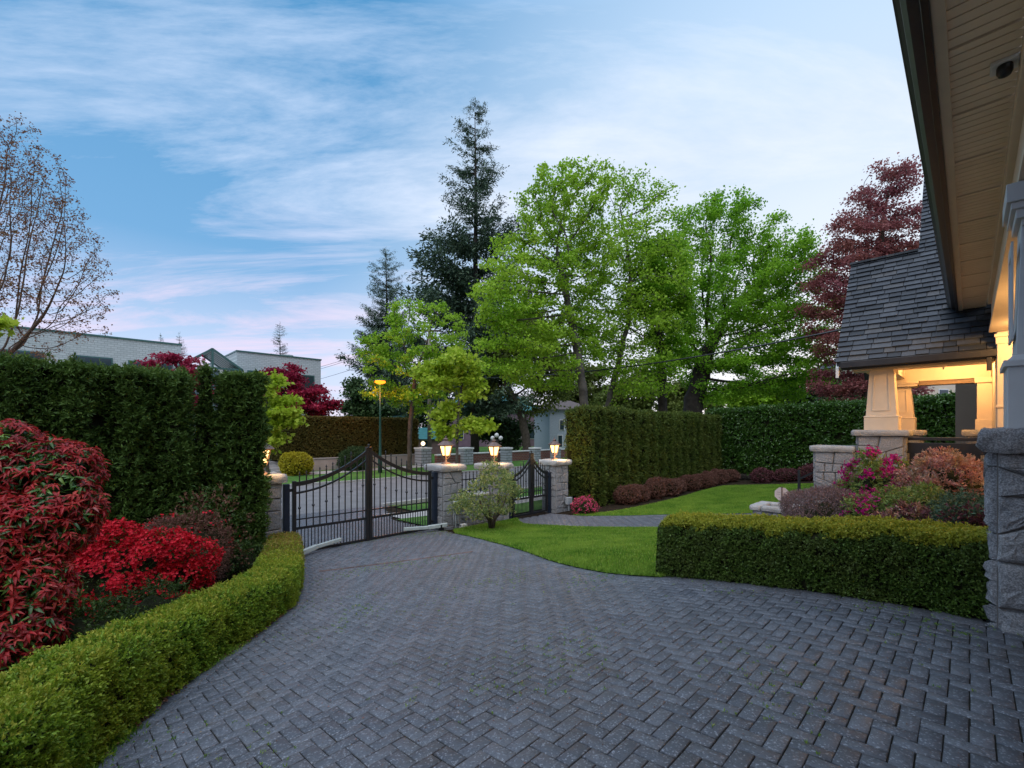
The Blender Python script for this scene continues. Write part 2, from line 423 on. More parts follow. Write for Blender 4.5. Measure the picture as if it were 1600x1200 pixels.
sl = bpy.data.lights.new('sun', 'SUN'); so = bpy.data.objects.new('sun', sl); C.objects.link(so)
sl.energy = 1.5; sl.angle = R(75); sl.color = (1, .97, .94)
el = R(58); LAZ = R(200); so.rotation_euler = Vector((-math.sin(LAZ)*math.cos(el), -math.cos(LAZ)*math.cos(el), -math.sin(el))).to_track_quat('-Z', 'Y').to_euler()

# ------------------------------------------------------------------ ground
def soil_mat():
    m, nt, b = new_mat('soil')
    c = ramp(nt, noise_n(nt, 8, 6, .65), [(.3, (.016,.012,.009)), (.55, (.035,.026,.018)), (.75, (.07,.05,.035))])
    nt.links.new(c, b.inputs['Base Color']); b.inputs['Roughness'].default_value = 1; b.inputs['Specular IOR Level'].default_value = .02; bump(nt, b, noise_n(nt, 40, 5, .7), .8, .03); return m
M['soil'] = soil_mat()
def grass_mat(name, c0, c1, c2, stripes=True):
    m, nt, b = new_mat(name)
    col = ramp(nt, noise_n(nt, 55, 4, .7), [(.3, c0), (.5, c1), (.72, c2)])
    big = noise_n(nt, .9, 4, .6); col = mixc(nt, ramp(nt, big, [(.42, (0,0,0)), (.6, (.8,)*3)]), col, c2); col = mixc(nt, ramp(nt, noise_n(nt, 3.5, 4, .6), [(.5, (0,0,0)), (.68, (.6,)*3)]), col, tuple(x*.55 for x in c1))
    nt.links.new(col, b.inputs['Base Color']); b.inputs['Roughness'].default_value = .9; b.inputs['Specular IOR Level'].default_value = .1
    bump(nt, b, noise_n(nt, 130, 3, .7), .8, .03); return m
M['lawn'] = grass_mat('lawn_turf', (.05,.11,.012), (.09,.21,.02), (.15,.29,.035))
M['verge'] = grass_mat('verge_turf', (.03,.08,.012), (.06,.15,.03), (.12,.22,.05))
def lines(vals): return np.array(sorted(set(np.round(vals, 3))))
def grid_surface(name, us, ws, mat, off=0, kind='structure'):
    U, W_ = np.meshgrid(us, ws, indexing='ij'); z = hz(U, W_)+off
    X = A[0]*U+B[0]*W_; Y = A[1]*U+B[1]*W_; V = np.stack([X, Y, z], -1).reshape(-1, 3); nw = len(ws)
    i = (np.arange(len(us)-1)[:, None]*nw+np.arange(nw-1)).ravel()[:, None]
    o = np_mesh(name, V, i+np.array([[0, nw, nw+1, 1]]), mat, smooth=True); tag(o, kind=kind); return o
us = np.concatenate([[-900,-400,-150,-70,-40], np.arange(-26, 44, .5), [46,52,60,80,120,200,400,900]])
ws = np.concatenate([[-600,-200,-60,-20,-10,-5], np.arange(-3, 40, .33), [42,46,52,60,80,120,250,500,1200]])
grid_surface('ground', us, ws, M['soil'], -.03)
def drape(name, poly, mat, off, step=.5, kind='structure', parent=None):
    bm = bmesh.new(); vs = [bm.verts.new((u, w, 0)) for u, w in poly]; f = bm.faces.new(vs)
    bmesh.ops.triangulate(bm, faces=[f])
    us = [p[0] for p in poly]; wss = [p[1] for p in poly]
    for ax, lo, hi in ((0, min(us), max(us)), (1, min(wss), max(wss))):
        v = math.floor(lo/step)*step+step
        while v < hi:
            co_ = (v, 0, 0) if ax == 0 else (0, v, 0); no = (1, 0, 0) if ax == 0 else (0, 1, 0)
            bmesh.ops.bisect_plane(bm, geom=bm.verts[:]+bm.edges[:]+bm.faces[:], plane_co=co_, plane_no=no, dist=1e-5); v += step
    for v in bm.verts:
        u, w = v.co.x, v.co.y; x, y = xy(u, w); v.co = (x, y, float(hz(u, w))+off)
    bm.normal_update()
    for f in bm.faces:
        if f.normal.z < 0: f.normal_flip()
        f.smooth = True
    me = bpy.data.meshes.new(name); bm.to_mesh(me); bm.free(); me.materials.append(mat)
    o = bpy.data.objects.new(name, me); link(o, parent)
    if kind: tag(o, kind=kind)
    return o
def inpoly(u, w, poly):
    res = np.zeros(len(u), bool); n = len(poly)
    for i in range(n):
        (x0, y0), (x1, y1) = poly[i], poly[(i+1) % n]
        c = ((y0 > w) != (y1 > w)) & (u < (x1-x0)*(w-y0)/((y1-y0) or 1e-9)+x0); res ^= c
    return res
def catmull(pts, n=8):
    out = []; P_ = [pts[0]]+list(pts)+[pts[-1]]
    for i in range(1, len(P_)-2):
        p0, p1, p2, p3 = [np.array(p, float) for p in P_[i-1:i+3]]
        for k in range(n):
            t = k/n; out.append(tuple(.5*((2*p1)+(-p0+p2)*t+(2*p0-5*p1+4*p2-p3)*t*t+(-p0+3*p1-3*p2+p3)*t**3)))
    out.append(tuple(pts[-1])); return out
LH = [G(*p) for p in ((-250,1560),(-60,1400),(60,1300),(130,1205),(217,1127),(308,1052),(375,1007),(430,968),(459,940),(467,905),(465,872))]     # drive side foot of the curved box hedge
LH = catmull(LH, 6)
RH = [G(*p) for p in ((1030,900),(1130,908),(1250,922),(1400,944),(1556,972))]                                  # drive side foot of the right box hedge
LAWN_E = catmull([G(*p) for p in ((712,834),(760,845),(820,862),(880,882),(950,896),(1034,903))], 6)
DRIVE = [(p[0]+.03, p[1]) for p in LH]+[(3.15, 9.4), (3.15, 9.72), (3.05, 10.3), (2.3, 12.2), (1.0, 15.3), (8.2, 15.3), (6.9, 12.2), (6.85, 10.0), (6.95, 9.72)]+LAWN_E+RH[1:]+[(5.1,-.15),(9,-.2),(9,-4),(-4,-4),(-4,3)]
def paver_mat():
    m, nt, b = new_mat('pavers')
    at_ = N(nt, 'ShaderNodeAttribute', attribute_name='rnd')
    col = ramp(nt, at_.outputs['Fac'], [(0, (.070,.076,.090)), (.5, (.092,.099,.115)), (1, (.120,.127,.143))])
    big = noise_n(nt, .55, 5, .6); col = mixc(nt, ramp(nt, big, [(.42, (0,0,0)), (.68, (.6,)*3)]), col, (.07,.068,.07))
    brown = noise_n(nt, 1.7, 6, .75); col = mixc(nt, ramp(nt, brown, [(.56, (0,0,0)), (.72, (.55,)*3)]), col, (.075,.058,.04))
    vo = N(nt, 'ShaderNodeTexVoronoi'); vo.inputs['Scale'].default_value = 130; nt.links.new(N(nt, 'ShaderNodeTexCoord').outputs['Object'], vo.inputs['Vector'])
    sc_ = N(nt, 'ShaderNodeSeparateColor'); nt.links.new(vo.outputs['Color'], sc_.inputs[0])
    col = mixc(nt, ramp(nt, sc_.outputs[0], [(.82, (0,0,0)), (.97, (.55,)*3)]), col, (.36,.38,.42))
    col = mixc(nt, ramp(nt, sc_.outputs[1], [(.75, (0,0,0)), (.97, (.5,)*3)]), col, (.035,.038,.045))
    nt.links.new(col, b.inputs['Base Color']); b.inputs['Roughness'].default_value = .5; b.inputs['Specular IOR Level'].default_value = .5
    bump(nt, b, noise_n(nt, 90, 4, .7), .5, .006); return m
M['paver'] = paver_mat(); M['joint'] = plain('joint_sand', (.018,.017,.013), 1, .5, 20)
def brick_mesh(name, c, e1, e2, L, W_, tilt=.0007, off=0, rows=None):
    """c (n,2) centres in uw, e1 e2 unit axes, L W full size"""
    n = len(c); ch = .0035; V = []
    tl = RNG.normal(size=(n, 4))*tilt+RNG.normal(size=(n, 1))*tilt*.8
    for ins, dz in ((ch, 0), (0, -.0035), (0, -.02)):
        for k, (s1, s2) in enumerate(((-1,-1), (1,-1), (1,1), (-1,1))):
            p = c+e1*(L/2-ins)[:, None]*s1+e2*(W_/2-ins)[:, None]*s2
            z = hz(p[:, 0], p[:, 1])+off+dz+tl[:, k]
            V.append(np.stack([A[0]*p[:, 0]+B[0]*p[:, 1], A[1]*p[:, 0]+B[1]*p[:, 1], z], -1))
    V = np.stack(V, 1).reshape(-1, 3); i = np.arange(n)[:, None]*12
    q = [[0,1,2,3]]+[[4+k, 4+(k+1) % 4, (k+1) % 4, k] for k in range(4)]+[[8+k, 8+(k+1) % 4, 4+(k+1) % 4, 4+k] for k in range(4)]
    T = np.concatenate([i+np.array([x]) for x in q], 1).reshape(-1, 4)
    return V, T, np.repeat(RNG.random(n), 9)
def herringbone(poly, inset_edges=None, Wd=.088):
    us = [p[0] for p in poly]; wss = [p[1] for p in poly]
    i0, i1 = int(min(us)/Wd)-2, int(max(us)/Wd)+3; j0, j1 = int(min(wss)/Wd)-2, int(max(wss)/Wd)+3
    I, J = np.meshgrid(np.arange(i0, i1), np.arange(j0, j1), indexing='ij'); I = I.ravel(); J = J.ravel()
    h = (I-J) % 4 == 0; v = (I-J) % 4 == 2
    ch = np.stack([(I[h]+1)*Wd, (J[h]+.5)*Wd], -1); cv = np.stack([(I[v]+.5)*Wd, J[v]*Wd], -1)
    c = np.concatenate([ch, cv]); hor = np.concatenate([np.ones(len(ch), bool), np.zeros(len(cv), bool)])
    k = inpoly(c[:, 0], c[:, 1], poly); c = c[k]; hor = hor[k]; n = len(c); g = .0058
    L = np.where(hor, 2*Wd-g, Wd-g)+RNG.normal(size=n)*.001; W_ = np.where(hor, Wd-g, 2*Wd-g)+RNG.normal(size=n)*.001
    e1 = np.tile([1., 0], (n, 1)); e2 = np.tile([0., 1], (n, 1))
    a = RNG.normal(size=n)*.010; e1 = np.stack([np.cos(a), np.sin(a)], -1); e2 = np.stack([-np.sin(a), np.cos(a)], -1)
    return brick_mesh('', c+RNG.normal(size=(n, 2))*.0012, e1, e2, L, W_)
def course(line, Ln=.19, Wd=.15, off=.004, side=0):
    """stones laid end to end along a line (side shifts the row sideways)"""
    P_ = np.array(line, float); seg = np.linalg.norm(np.diff(P_, axis=0), axis=1); s = np.concatenate([[0], np.cumsum(seg)])
    t = np.arange(Ln/2, s[-1]-Ln/3, Ln); c = np.stack([np.interp(t, s, P_[:, 0]), np.interp(t, s, P_[:, 1])], -1)
    c2 = np.stack([np.interp(np.minimum(t+.05, s[-1]), s, P_[:, 0]), np.interp(np.minimum(t+.05, s[-1]), s, P_[:, 1])], -1)
    e1 = (c2-c)/np.maximum(np.linalg.norm(c2-c, axis=1)[:, None], 1e-9); e2 = np.stack([-e1[:, 1], e1[:, 0]], -1); c = c+e2*side; n = len(c)
    return brick_mesh('', c, e1, e2, np.full(n, Ln-.008), np.full(n, Wd), off=off)
def merge(parts):
    V = []; T = []; r = []; n = 0
    for v, t, q in parts: V.append(v); T.append(t+n); r.append(q); n += len(v)
    return np.concatenate(V), np.concatenate(T), np.concatenate(r)
parts = [herringbone(DRIVE), course([(p[0]+.0, p[1]) for p in LH], side=-.075), course(LAWN_E, side=-.07, Wd=.12), course(RH, side=-.10, Wd=.2, Ln=.3)]
V, T, r = merge(parts); tag(np_mesh('driveway', V, T, M['paver'], rnd=r), kind='structure')
V, T, r = course([G(498,893), G(620,878), G(745,861)], Ln=.2, Wd=.07, off=.008); tag(np_mesh('drain_course', V, T, plain('rusty_brick', (.12,.08,.07), .8, .5, 3), rnd=r), kind='structure')
drape('driveway_bedding', DRIVE, M['joint'], -.008)
PATH_T = catmull([(11.3, 9.75)]+[G(*p) for p in ((905,806),(960,806),(1030,804.5),(1110,803),(1190,802))], 5)
PATH_B = catmull([(9.75, 9.75)]+[G(*p) for p in ((820,820),(870,823),(940,825.5),(1030,826),(1130,826),(1215,829))], 5)
PATH = PATH_B+PATH_T[::-1]
PEND = [PATH_T[-1], PATH_B[-1]]
V, T, r = merge([herringbone(PATH), course(PATH_T, side=-.05, Wd=.11), course(PATH_B, side=.05, Wd=.11)])
tag(np_mesh('path', V, T, M['paver'], rnd=r), kind='structure'); drape('path_bedding', PATH, M['joint'], -.012)
# front lawn between drive and path, and the far lawn beyond the path
LAWN1 = [(7.05, 9.35)]+LAWN_E+[(5.35,2.45),(5.8,2.6),(7.5,3.2),(9,3.6)]+PATH_B[::-1][2:]
drape('front_lawn', LAWN1, M['lawn'], .012)
LAWN2 = [G(*p) for p in ((950,801),(1000,792),(1060,778),(1110,764),(1150,759),(1250,757),(1330,757))]
LAWN2 = catmull(LAWN2, 5)+[(22,0.5),(15.5,1.2),(14.2,3.1)]+PATH_T[::-1][:-4]
drape('back_lawn', LAWN2, M['lawn'], .010)
# street
M['asphalt'] = plain('asphalt', (.17,.165,.165), .85, .18, 1.5, bmp=.3, bscale=80)
M['concrete'] = plain('concrete', (.36,.34,.32), .9, .15, 2, bmp=.2, bscale=60)
def strip(name, u0, u1, w0, w1, mat, off): return drape(name, [(u0,w0),(u1,w0),(u1,w1),(u0,w1)], mat, off, 1.0)
strip('road', -60, 120, 15.3, 23.2, M['asphalt'], -.015)
strip('pavement', 7.2, 120, 12.2, 13.4, M['concrete'], .010)
strip('pavement', -60, 1.9, 12.2, 13.4, M['concrete'], .010)
strip('verge', 8.4, 120, 13.4, 15.14, M['verge'], .012)
strip('verge', 7.0, 120, 10.6, 12.2, M['verge'], .012)
strip('verge', -60, 1.0, 13.4, 15.14, M['verge'], .012)
strip('verge', -60, 120, 23.36, 26.4, M['verge'], .012)
strip('pavement', -60, 120, 26.4, 27.6, M['concrete'], .010)
strip('verge', -60, 120, 27.6, 46, M['verge'], .008)
for w0, (u0, u1) in ((15.14, (8.2, 120)), (15.14, (-60, 1.0)), (23.2, (-60, 120))):
    mb = MB(); st = list(np.arange(u0, u1, 2.0))
    for a in st:
        b = min(a+2, u1); z = float(hz(a, w0)); mb.box(a, b, w0, w0+.16, z-.3, z+.09)
    mb.build('kerb', M['concrete'], uw=True).__setitem__('kind', 'structure')
#@@HARD
# ------------------------------------------------------------------ stonework
def split_poly(p, a, b):
    """split convex polygon p by line through a with direction b"""
    L_, R_ = [], []; n = len(p); nx, ny = -b[1], b[0]
    d = [(q[0]-a[0])*nx+(q[1]-a[1])*ny for q in p]
    for i in range(n):
        j = (i+1) % n
        if d[i] >= 0: L_.append(p[i])
        if d[i] <= 0: R_.append(p[i])
        if d[i]*d[j] < 0:
            t = d[i]/(d[i]-d[j]); q = (p[i][0]+(p[j][0]-p[i][0])*t, p[i][1]+(p[j][1]-p[i][1])*t); L_.append(q); R_.append(q)
    return L_, R_
def area(p): return abs(sum(p[i][0]*p[(i+1) % len(p)][1]-p[(i+1) % len(p)][0]*p[i][1] for i in range(len(p))))/2
def rubble(L, H, target, rs, slant=.25):
    out = []; st = [[(0,0),(L,0),(L,H),(0,H)]]; tries = 0
    while st:
        p = st.pop(); a = area(p)
        if a < target*rs.uniform(.6, 1.7): out.append(p); continue
        xs = [q[0] for q in p]; ys = [q[1] for q in p]; w, h = max(xs)-min(xs), max(ys)-min(ys)
        c = (min(xs)+w*rs.uniform(.38, .62), min(ys)+h*rs.uniform(.38, .62))
        ang = 0 if h > w*.8 else math.pi/2
        ang += rs.choice([-1, 1])*rs.uniform(.3, .6) if rs.random() < slant*.6 else rs.gauss(0, .05)
        l, r = split_poly(p, c, (math.cos(ang), math.sin(ang)))
        per = lambda q: sum(math.dist(q[i], q[(i+1) % len(q)]) for i in range(len(q)))
        if len(l) < 3 or len(r) < 3 or min(area(q)/per(q)**2 for q in (l, r)) < .036:
            tries += 1
            if a > target*2.2 and tries < 400: st.append(p)
            else: out.append(p)
        else: st += [l, r]
    return out
def stone_face(mb, o, ex, ey, n, L, H, seed, target=.06, depth=.035, joint=.007, slant=.25, fine=False):
    rs = random.Random(seed); o, ex, ey, n = Vector(o), Vector(ex), Vector(ey), Vector(n)
    for p in rubble(L, H, target, rs, slant):
        c = Vector((sum(q[0] for q in p)/len(p), sum(q[1] for q in p)/len(p))); k = len(p); d = depth*rs.uniform(.7, 1.3)
        if area(p) < .0006: continue
        ring = []; m = len(p); pp = []
        if fine:
            for i in range(m):
                a, b = Vector(p[i]), Vector(p[(i+1) % m]); q = max(1, int((b-a).length/.05))
                pp += [a.lerp(b, t/q) for t in range(q)]
        else: pp = [Vector(q) for q in p]
        vs = []; lev = ((joint, 0), (joint*1.4, d*.45), (joint+.014, d*.8), (joint+.05, d*1.02)) if fine else ((joint, 0), (joint*1.2, d*.55), (joint+.016, d))
        for ins, dz in lev:
            for q in pp:
                v = c-q; l = v.length or 1e-6; q2 = q+v*min(ins*1.25/l, .6)
                jz = rs.gauss(0, .006 if fine else .004) if dz > 0 else 0; jx = rs.gauss(0, .004) if (fine and dz > 0) else 0
                vs.append(o+ex*(q2.x+jx)+ey*(q2.y+jx)+n*(dz+jz))
        k = len(pp); fs = [(j*k+i, j*k+(i+1) % k, (j+1)*k+(i+1) % k, (j+1)*k+i) for j in range(len(lev)-1) for i in range(k)]
        vs.append(o+ex*c.x+ey*c.y+n*(d*1.12+rs.gauss(0, .004))); t0 = (len(lev)-1)*k
        fs += [(t0+i, t0+(i+1) % k, len(vs)-1) for i in range(k)]
        mb.add(vs, fs, rs.random())
def slab(name, x0, x1, y0, y1, z0, z1, parent, seed=0, step=.05, amp=.018, mat=None):
    """rough-hewn stone slab"""
    V, T = grid_box(x1-x0, y1-y0, z1-z0, step); h = z1-z0
    Vc = V-np.array([0,0,h/2]); n = np.sign(Vc)*np.array([1,1,1]); hx, hy = (x1-x0)/2, (y1-y0)/2
    d = np.stack([fnoise(V+np.array([seed*3.1,0,0]), 11, seed+k) for k in range(3)], -1); d2 = np.stack([fnoise(V, 31, seed+9+k) for k in range(3)], -1)
    ed = np.clip((np.abs(V[:, 2:3]-h/2)/(h/2)-.5)*2, 0, 1)     # round over towards top and bottom
    side = (np.abs(np.abs(Vc[:, 0:1])-hx) < 1e-4) | (np.abs(np.abs(Vc[:, 1:2])-hy) < 1e-4)
    V = V+d*amp*np.array([1,1,.5])+d2*amp*.4
    V = V-np.where(side, ed**2*amp*1.1, 0)*np.concatenate([np.sign(Vc[:, 0:1]), np.sign(Vc[:, 1:2]), np.zeros((len(V), 1))], 1)
    V = V+np.array([(x0+x1)/2, (y0+y1)/2, z0])
    # weld duplicate corners so the slab stays closed
    key = np.round(np.stack([Vc[:, 0], Vc[:, 1], Vc[:, 2]], -1), 4); _, first, inv = np.unique(key, axis=0, return_index=True, return_inverse=True)
    inv = inv.ravel(); V = V[first]; T = inv[T]
    return np_mesh(name, V, T, mat or M['cap_stone'], parent, rnd=np.full(len(T), random.random()), smooth=False)
def stone_box(t, x0, x1, y0, y1, z0, z1, seed, target=.06, faces='xXyY', depth=.035, fine=False, name='shaft', slant=.25):
    mb = MB(); H = z1-z0; i = depth*.5
    core = MB().box(x0+i, x1-i, y0+i, y1-i, z0-.3, z1); core.build('mortar', M['mortar'], t)
    k = dict(target=target, depth=depth, fine=fine, slant=slant)
    if 'y' in faces: stone_face(mb, (x0+i, y0+i, z0), (1,0,0), (0,0,1), (0,-1,0), x1-x0-2*i, H, seed+1, **k)
    if 'Y' in faces: stone_face(mb, (x1-i, y1-i, z0), (-1,0,0), (0,0,1), (0,1,0), x1-x0-2*i, H, seed+2, **k)
    if 'x' in faces: stone_face(mb, (x0+i, y1-i, z0), (0,-1,0), (0,0,1), (-1,0,0), y1-y0-2*i, H, seed+3, **k)
    if 'X' in faces: stone_face(mb, (x1-i, y0+i, z0), (0,1,0), (0,0,1), (1,0,0), y1-y0-2*i, H, seed+4, **k)
    return mb.build(name, M['granite'], t)
def gate_pillar(label, u0, u1, w0, w1, ztop, seed, capover=.09, capt=.17):
    u, w = (u0+u1)/2, (w0+w1)/2; t = place('stone_pillar', label, 'pillar', u, w, group='stone gate pillars'); h = ztop-t.location.z
    dx, dy = (u1-u0)/2, (w1-w0)/2
    stone_box(t, -dx, dx, -dy, dy, -.25, h-capt, seed, .07)
    slab('cap', -dx-capover, dx+capover, -dy-capover, dy+capover, h-capt, h, t, seed)
    return t
gate_pillar('stone gate pillar behind the cedar column at the left end of the driveway gate', 2.42, 3.02, 9.75, 10.4, .60, 3)
gate_pillar('stone gate pillar with the grey control box, lantern on its cap, right of the driveway gate', 6.98, 7.62, 9.75, 10.4, .57, 14)
gate_pillar('stone gate pillar behind the variegated bush, left of the footpath gate', 8.78, 9.47, 9.78, 10.45, .50, 25)
gate_pillar('stone gate pillar between the footpath gate and the tall clipped cedar hedge', 11.62, 12.28, 9.75, 10.4, .48, 36)
# low wall and railing between two pillars
t = place('stone_wall', 'low rubble stone wall under a short iron railing behind the variegated bush', 'wall', 8.2, 10.05)
hb = float(hz(8.2, 10.05)); stone_box(t, -.57, .57, -.17, .17, -.25, -.40-hb, 47, .03, name='wall_face'); slab('coping', -.57, .57, -.2, .2, -.40-hb, -.33-hb, t, 5, amp=.008)
def picket(x, z0, z1, s=.021, spear=True, knuckle=None):
    mb = MB(); mb.box(x-s/2, x+s/2, -s/2, s/2, z0, z1)
    if spear:
        mb.lathe((x, 0, z1-.004), [(.004, 0), (.016, .012), (.006, .026), (.022, .05), (.003, .10)], 6)
    if knuckle is not None: mb.lathe((x, 0, knuckle-.035), [(.008, 0), (.028, .02), (.034, .035), (.028, .05), (.008, .07)], 8)
    return mb
t = place('iron_railing', 'short black iron railing with spear tops on the low wall beside the pillar', 'railing', 7.66, 10.05, -.33)
for z in (.10, .42): MB().bar((0,0,z), (1.08,0,z), .03).build('rail', M['iron'], t)
for i in range(8): picket(.07+i*.135, .0, .56, knuckle=.27 if i % 2 else None).build('picket', M['iron'], t)
t = place('iron_railing', 'stub of iron railing between the end pillar and the clipped cedar hedge', 'railing', 12.3, 10.05, -1.2)
for z in (.75, 1.3): MB().bar((0,0,z), (.42,0,z), .03).build('rail', M['iron'], t)
for i in range(3): picket(.08+i*.13, .3, 1.5).build('picket', M['iron'], t)
# ------------------------------------------------------------------ gates
def gate(name, label, u0, um, u1, w, zb, h0, h1, hr, npick, ndog):
    t = place(name, label, 'gate', u0, w, zb)
    for side in (0, 1):
        x0, x1 = (0, um-u0) if side == 0 else (u1-u0, um-u0)       # hinge, meeting edge
        sgn = 1 if x1 > x0 else -1; Ln = abs(x1-x0)
        def H(s): return h0+(h1-h0)*(s/Ln)**2.0
        mb = MB(); st = .075; x = lambda s: x0+sgn*s
        mb.box(min(x(0), x(st)), max(x(0), x(st)), -.035, .035, 0.02, h0+.07)
        mb.box(min(x(Ln-st-.004), x(Ln-.004)), max(x(Ln-st-.004), x(Ln-.004)), -.035, .035, .02, h1+.04)
        for z, th in ((.055, .06), (hr, .055), (hr+.19, .026)):
            mb.box(min(x(st), x(Ln-st)), max(x(st), x(Ln-st)), -.022, .022, z-th/2, z+th/2)
        for off, th in ((0, .09), (-.19*h0/1.5, .042)):
            n = 16; pts = [(x(st*.6+(Ln-st*1.2)*i/n), H(st+(Ln-2*st)*i/n)+off) for i in range(n+1)]
            vs = []; fs = []
            for X, z in pts: vs += [(X,-.022,z-th/2), (X,.022,z-th/2), (X,.022,z+th/2), (X,-.022,z+th/2)]
            for i in range(n):
                for k in range(4): fs.append((i*4+k, i*4+(k+1) % 4, (i+1)*4+(k+1) % 4, (i+1)*4+k))
            mb.add(vs, fs)
        lf = mb.build('gate_leaf', M['iron'], t, bevel=.004)
        for i in range(npick):
            s = st+(Ln-2*st)*(i+.5)/npick; o = picket(x(s), hr, H(s)+.17 if s < Ln-.3 else H(s), spear=s < Ln-.3, knuckle=(hr+H(s)-.1)/2+.08*(s/Ln) if i % 2 == 0 else None).build('picket', M['iron'], lf)
        for i in range(ndog):
            s = st+(Ln-2*st)*(i+.5)/ndog; picket(x(s), .06, hr, .016, False).build('lower_bar', M['iron'], lf)
        mb = MB(); xp = x0-sgn*.12
        mb.box(xp-.055, xp+.055, -.06, .06, -.3, h0+.02)
        post = mb.build('gate_post', M['iron_blue'], t, bevel=.006)
        for z in (.22, h0-.12): MB().bar((x0-sgn*.07, 0, z), (x0, 0, z), .03, .06).build('hinge', M['iron'], t)
        if side == 0:
            MB().lathe((x1, 0, h1+.03), [(.075, 0), (.08, .012), (.02, .02), (.016, .045), (.03, .06), (.028, .075), (.005, .09)], 10).build('finial', M['iron'], t)
    return t
dg = gate('driveway_gate', 'wide black iron double gate with arched top rails across the driveway', 3.30, 5.02, 6.78, 10.0, -1.15, 1.50, 2.20, .56, 11, 22)
pg = gate('footpath_gate', 'narrow black iron double gate at the end of the paved footpath', 9.80, 10.68, 11.46, 10.0, -1.27, 1.32, 1.98, .58, 6, 12)
MB().lathe((.93, -.05, .98), [(.03, 0), (.035, .03), (.03, .06)], 10).box(.84, .90, -.06, -.03, .9, 1.08).build('latch', M['iron'], pg)
def opener(label, pts, u, w, z):
    t = place('gate_opener', label, 'gate opener', u, w, z, group='gate opener arms')
    for k in range(len(pts)-1):
        MB().bar(pts[k], pts[k+1], .085 if k else .07, .10 if k else .085).build('arm' if k == 0 else 'housing', M['grey_metal'], t, bevel=.015)
    MB().box(-.05, .05, -.02, .1, -.12, .04).build('bracket', M['iron'], t)
opener('pale grey gate opener arm low on the left leaf of the driveway gate', [(1.05, .28, .02), (.45, .10, .0), (-.12, -.12, -.06)], 3.25, 9.62, -.98)
opener('pale gate opener arm low on the right leaf of the driveway gate', [(-.95, .30, .02), (-.35, .12, .0), (.15, -.02, .02)], 6.85, 9.60, -1.0)
t = place('control_box', 'pale grey control box on a conduit stand in front of the gate pillar', 'control box', 7.28, 9.52)
MB().box(-.10, .10, -.06, .06, .46, .74).build('housing', M['box_grey'], t, bevel=.012)
MB().box(-.11, .11, -.07, -.055, .45, .75).build('lid', M['box_grey'], t, bevel=.008)
MB().tube([(-.05,0,.46), (-.05,0,.1), (-.03,-.02,0)], .018).tube([(.03,0,.46), (.04,0,.15), (.12,-.03,.04)], .014).tube([(-.08,0,.46), (-.14,-.02,.35), (-.13,-.02,.22), (-.07,-.01,.16)], .011).build('conduit', M['box_grey'], t, smooth=True)
MB().box(.10, .27, -.10, .04, 0, .11).build('junction_box', M['white_trim'], t, bevel=.01)
t = place('control_box', 'small grey box on a stub post in front of the pillar by the cedar hedge', 'control box', 12.12, 9.6)
MB().box(-.12, .12, -.06, .06, .22, .46).build('housing', M['box_grey'], t, bevel=.012); MB().box(-.02, .02, -.02, .02, 0, .22).build('stub_post', M['box_grey'], t)
# ------------------------------------------------------------------ lanterns on the pillars
M['copper'] = plain('weathered_copper', (.15,.10,.085), .5, .3, 10, .2)
def lantern(label, u, w, z, k=1.0, e=16):
    t = place('gate_lantern', label, 'lantern', u, w, z, group='lit lanterns on the gate pillars')
    MB().lathe((0,0,0), [(.13*k, 0), (.135*k, .02), (.07*k, .05), (.03*k, .07), (.028*k, .13), (.05*k, .15), (.03*k, .17), (.03*k, .20), (.075*k, .225), (.02, .232)], 12).build('base', M['copper'], t, smooth=True)
    mb = MB()
    for i in range(4):
        a = math.pi/4+i*math.pi/2; c, s = math.cos(a), math.sin(a)
        mb.bar((c*.095*k, s*.095*k, .22), (c*.165*k, s*.165*k, .50), .026)
        mb.bar((c*.05*k, s*.05*k, .14), (c*.10*k, s*.10*k, .21), .012)
    r = .165*k
    mb.lathe((0,0,.215), [(.03,0),(.10*k,.01),(.10*k,.025),(.03,.03)], 8)
    for i in range(4):
        a, b = math.pi/4+i*math.pi/2, math.pi/4+(i+1)*math.pi/2
        mb.bar((math.cos(a)*r, math.sin(a)*r, .50), (math.cos(b)*r, math.sin(b)*r, .50), .024)
    mb.build('frame', M['copper'], t)
    mb = MB()
    for i in range(4):
        a, b = math.pi/4+i*math.pi/2, math.pi/4+(i+1)*math.pi/2; q = .97*k; z0, z1 = .24, .49
        mb.add([(math.cos(a)*.090*q, math.sin(a)*.090*q, z0), (math.cos(b)*.090*q, math.sin(b)*.090*q, z0), (math.cos(b)*.160*q, math.sin(b)*.160*q, z1), (math.cos(a)*.160*q, math.sin(a)*.160*q, z1)], [(0,1,2,3)])
    mb.build('pane', M['flame'], t)
    MB().lathe((0,0,.51), [(.235*k, 0), (.24*k, .012), (.13*k, .09), (.09*k, .12), (.055*k, .125), (.055*k, .165), (.075*k, .17), (.05*k, .20), (.018*k, .21), (.012*k, .23), (.022*k, .245), (.004, .27)], 8).build('roof', M['copper'], t)
    l = bpy.data.lights.new('lantern_light', 'POINT'); l.energy = 14; l.color = (1, .55, .2); l.shadow_soft_size = .2
    o = bpy.data.objects.new('lantern_light', l); link(o, t); o.location = (0, -.02, .20); o.location = (0, -.33, .12); l.energy = e
lantern('lit lantern half hidden behind the cedar column, left of the driveway gate', 2.74, 10.05, .60)
lantern('lit lantern on the pillar with the grey control box, largest of the lit ones', 7.3, 10.05, .57)
lantern('lit lantern on the middle pillar behind the variegated bush', 9.12, 10.1, .50)
lantern('lit lantern on the pillar against the tall clipped cedar hedge', 11.93, 10.08, .48, .95, e=34)

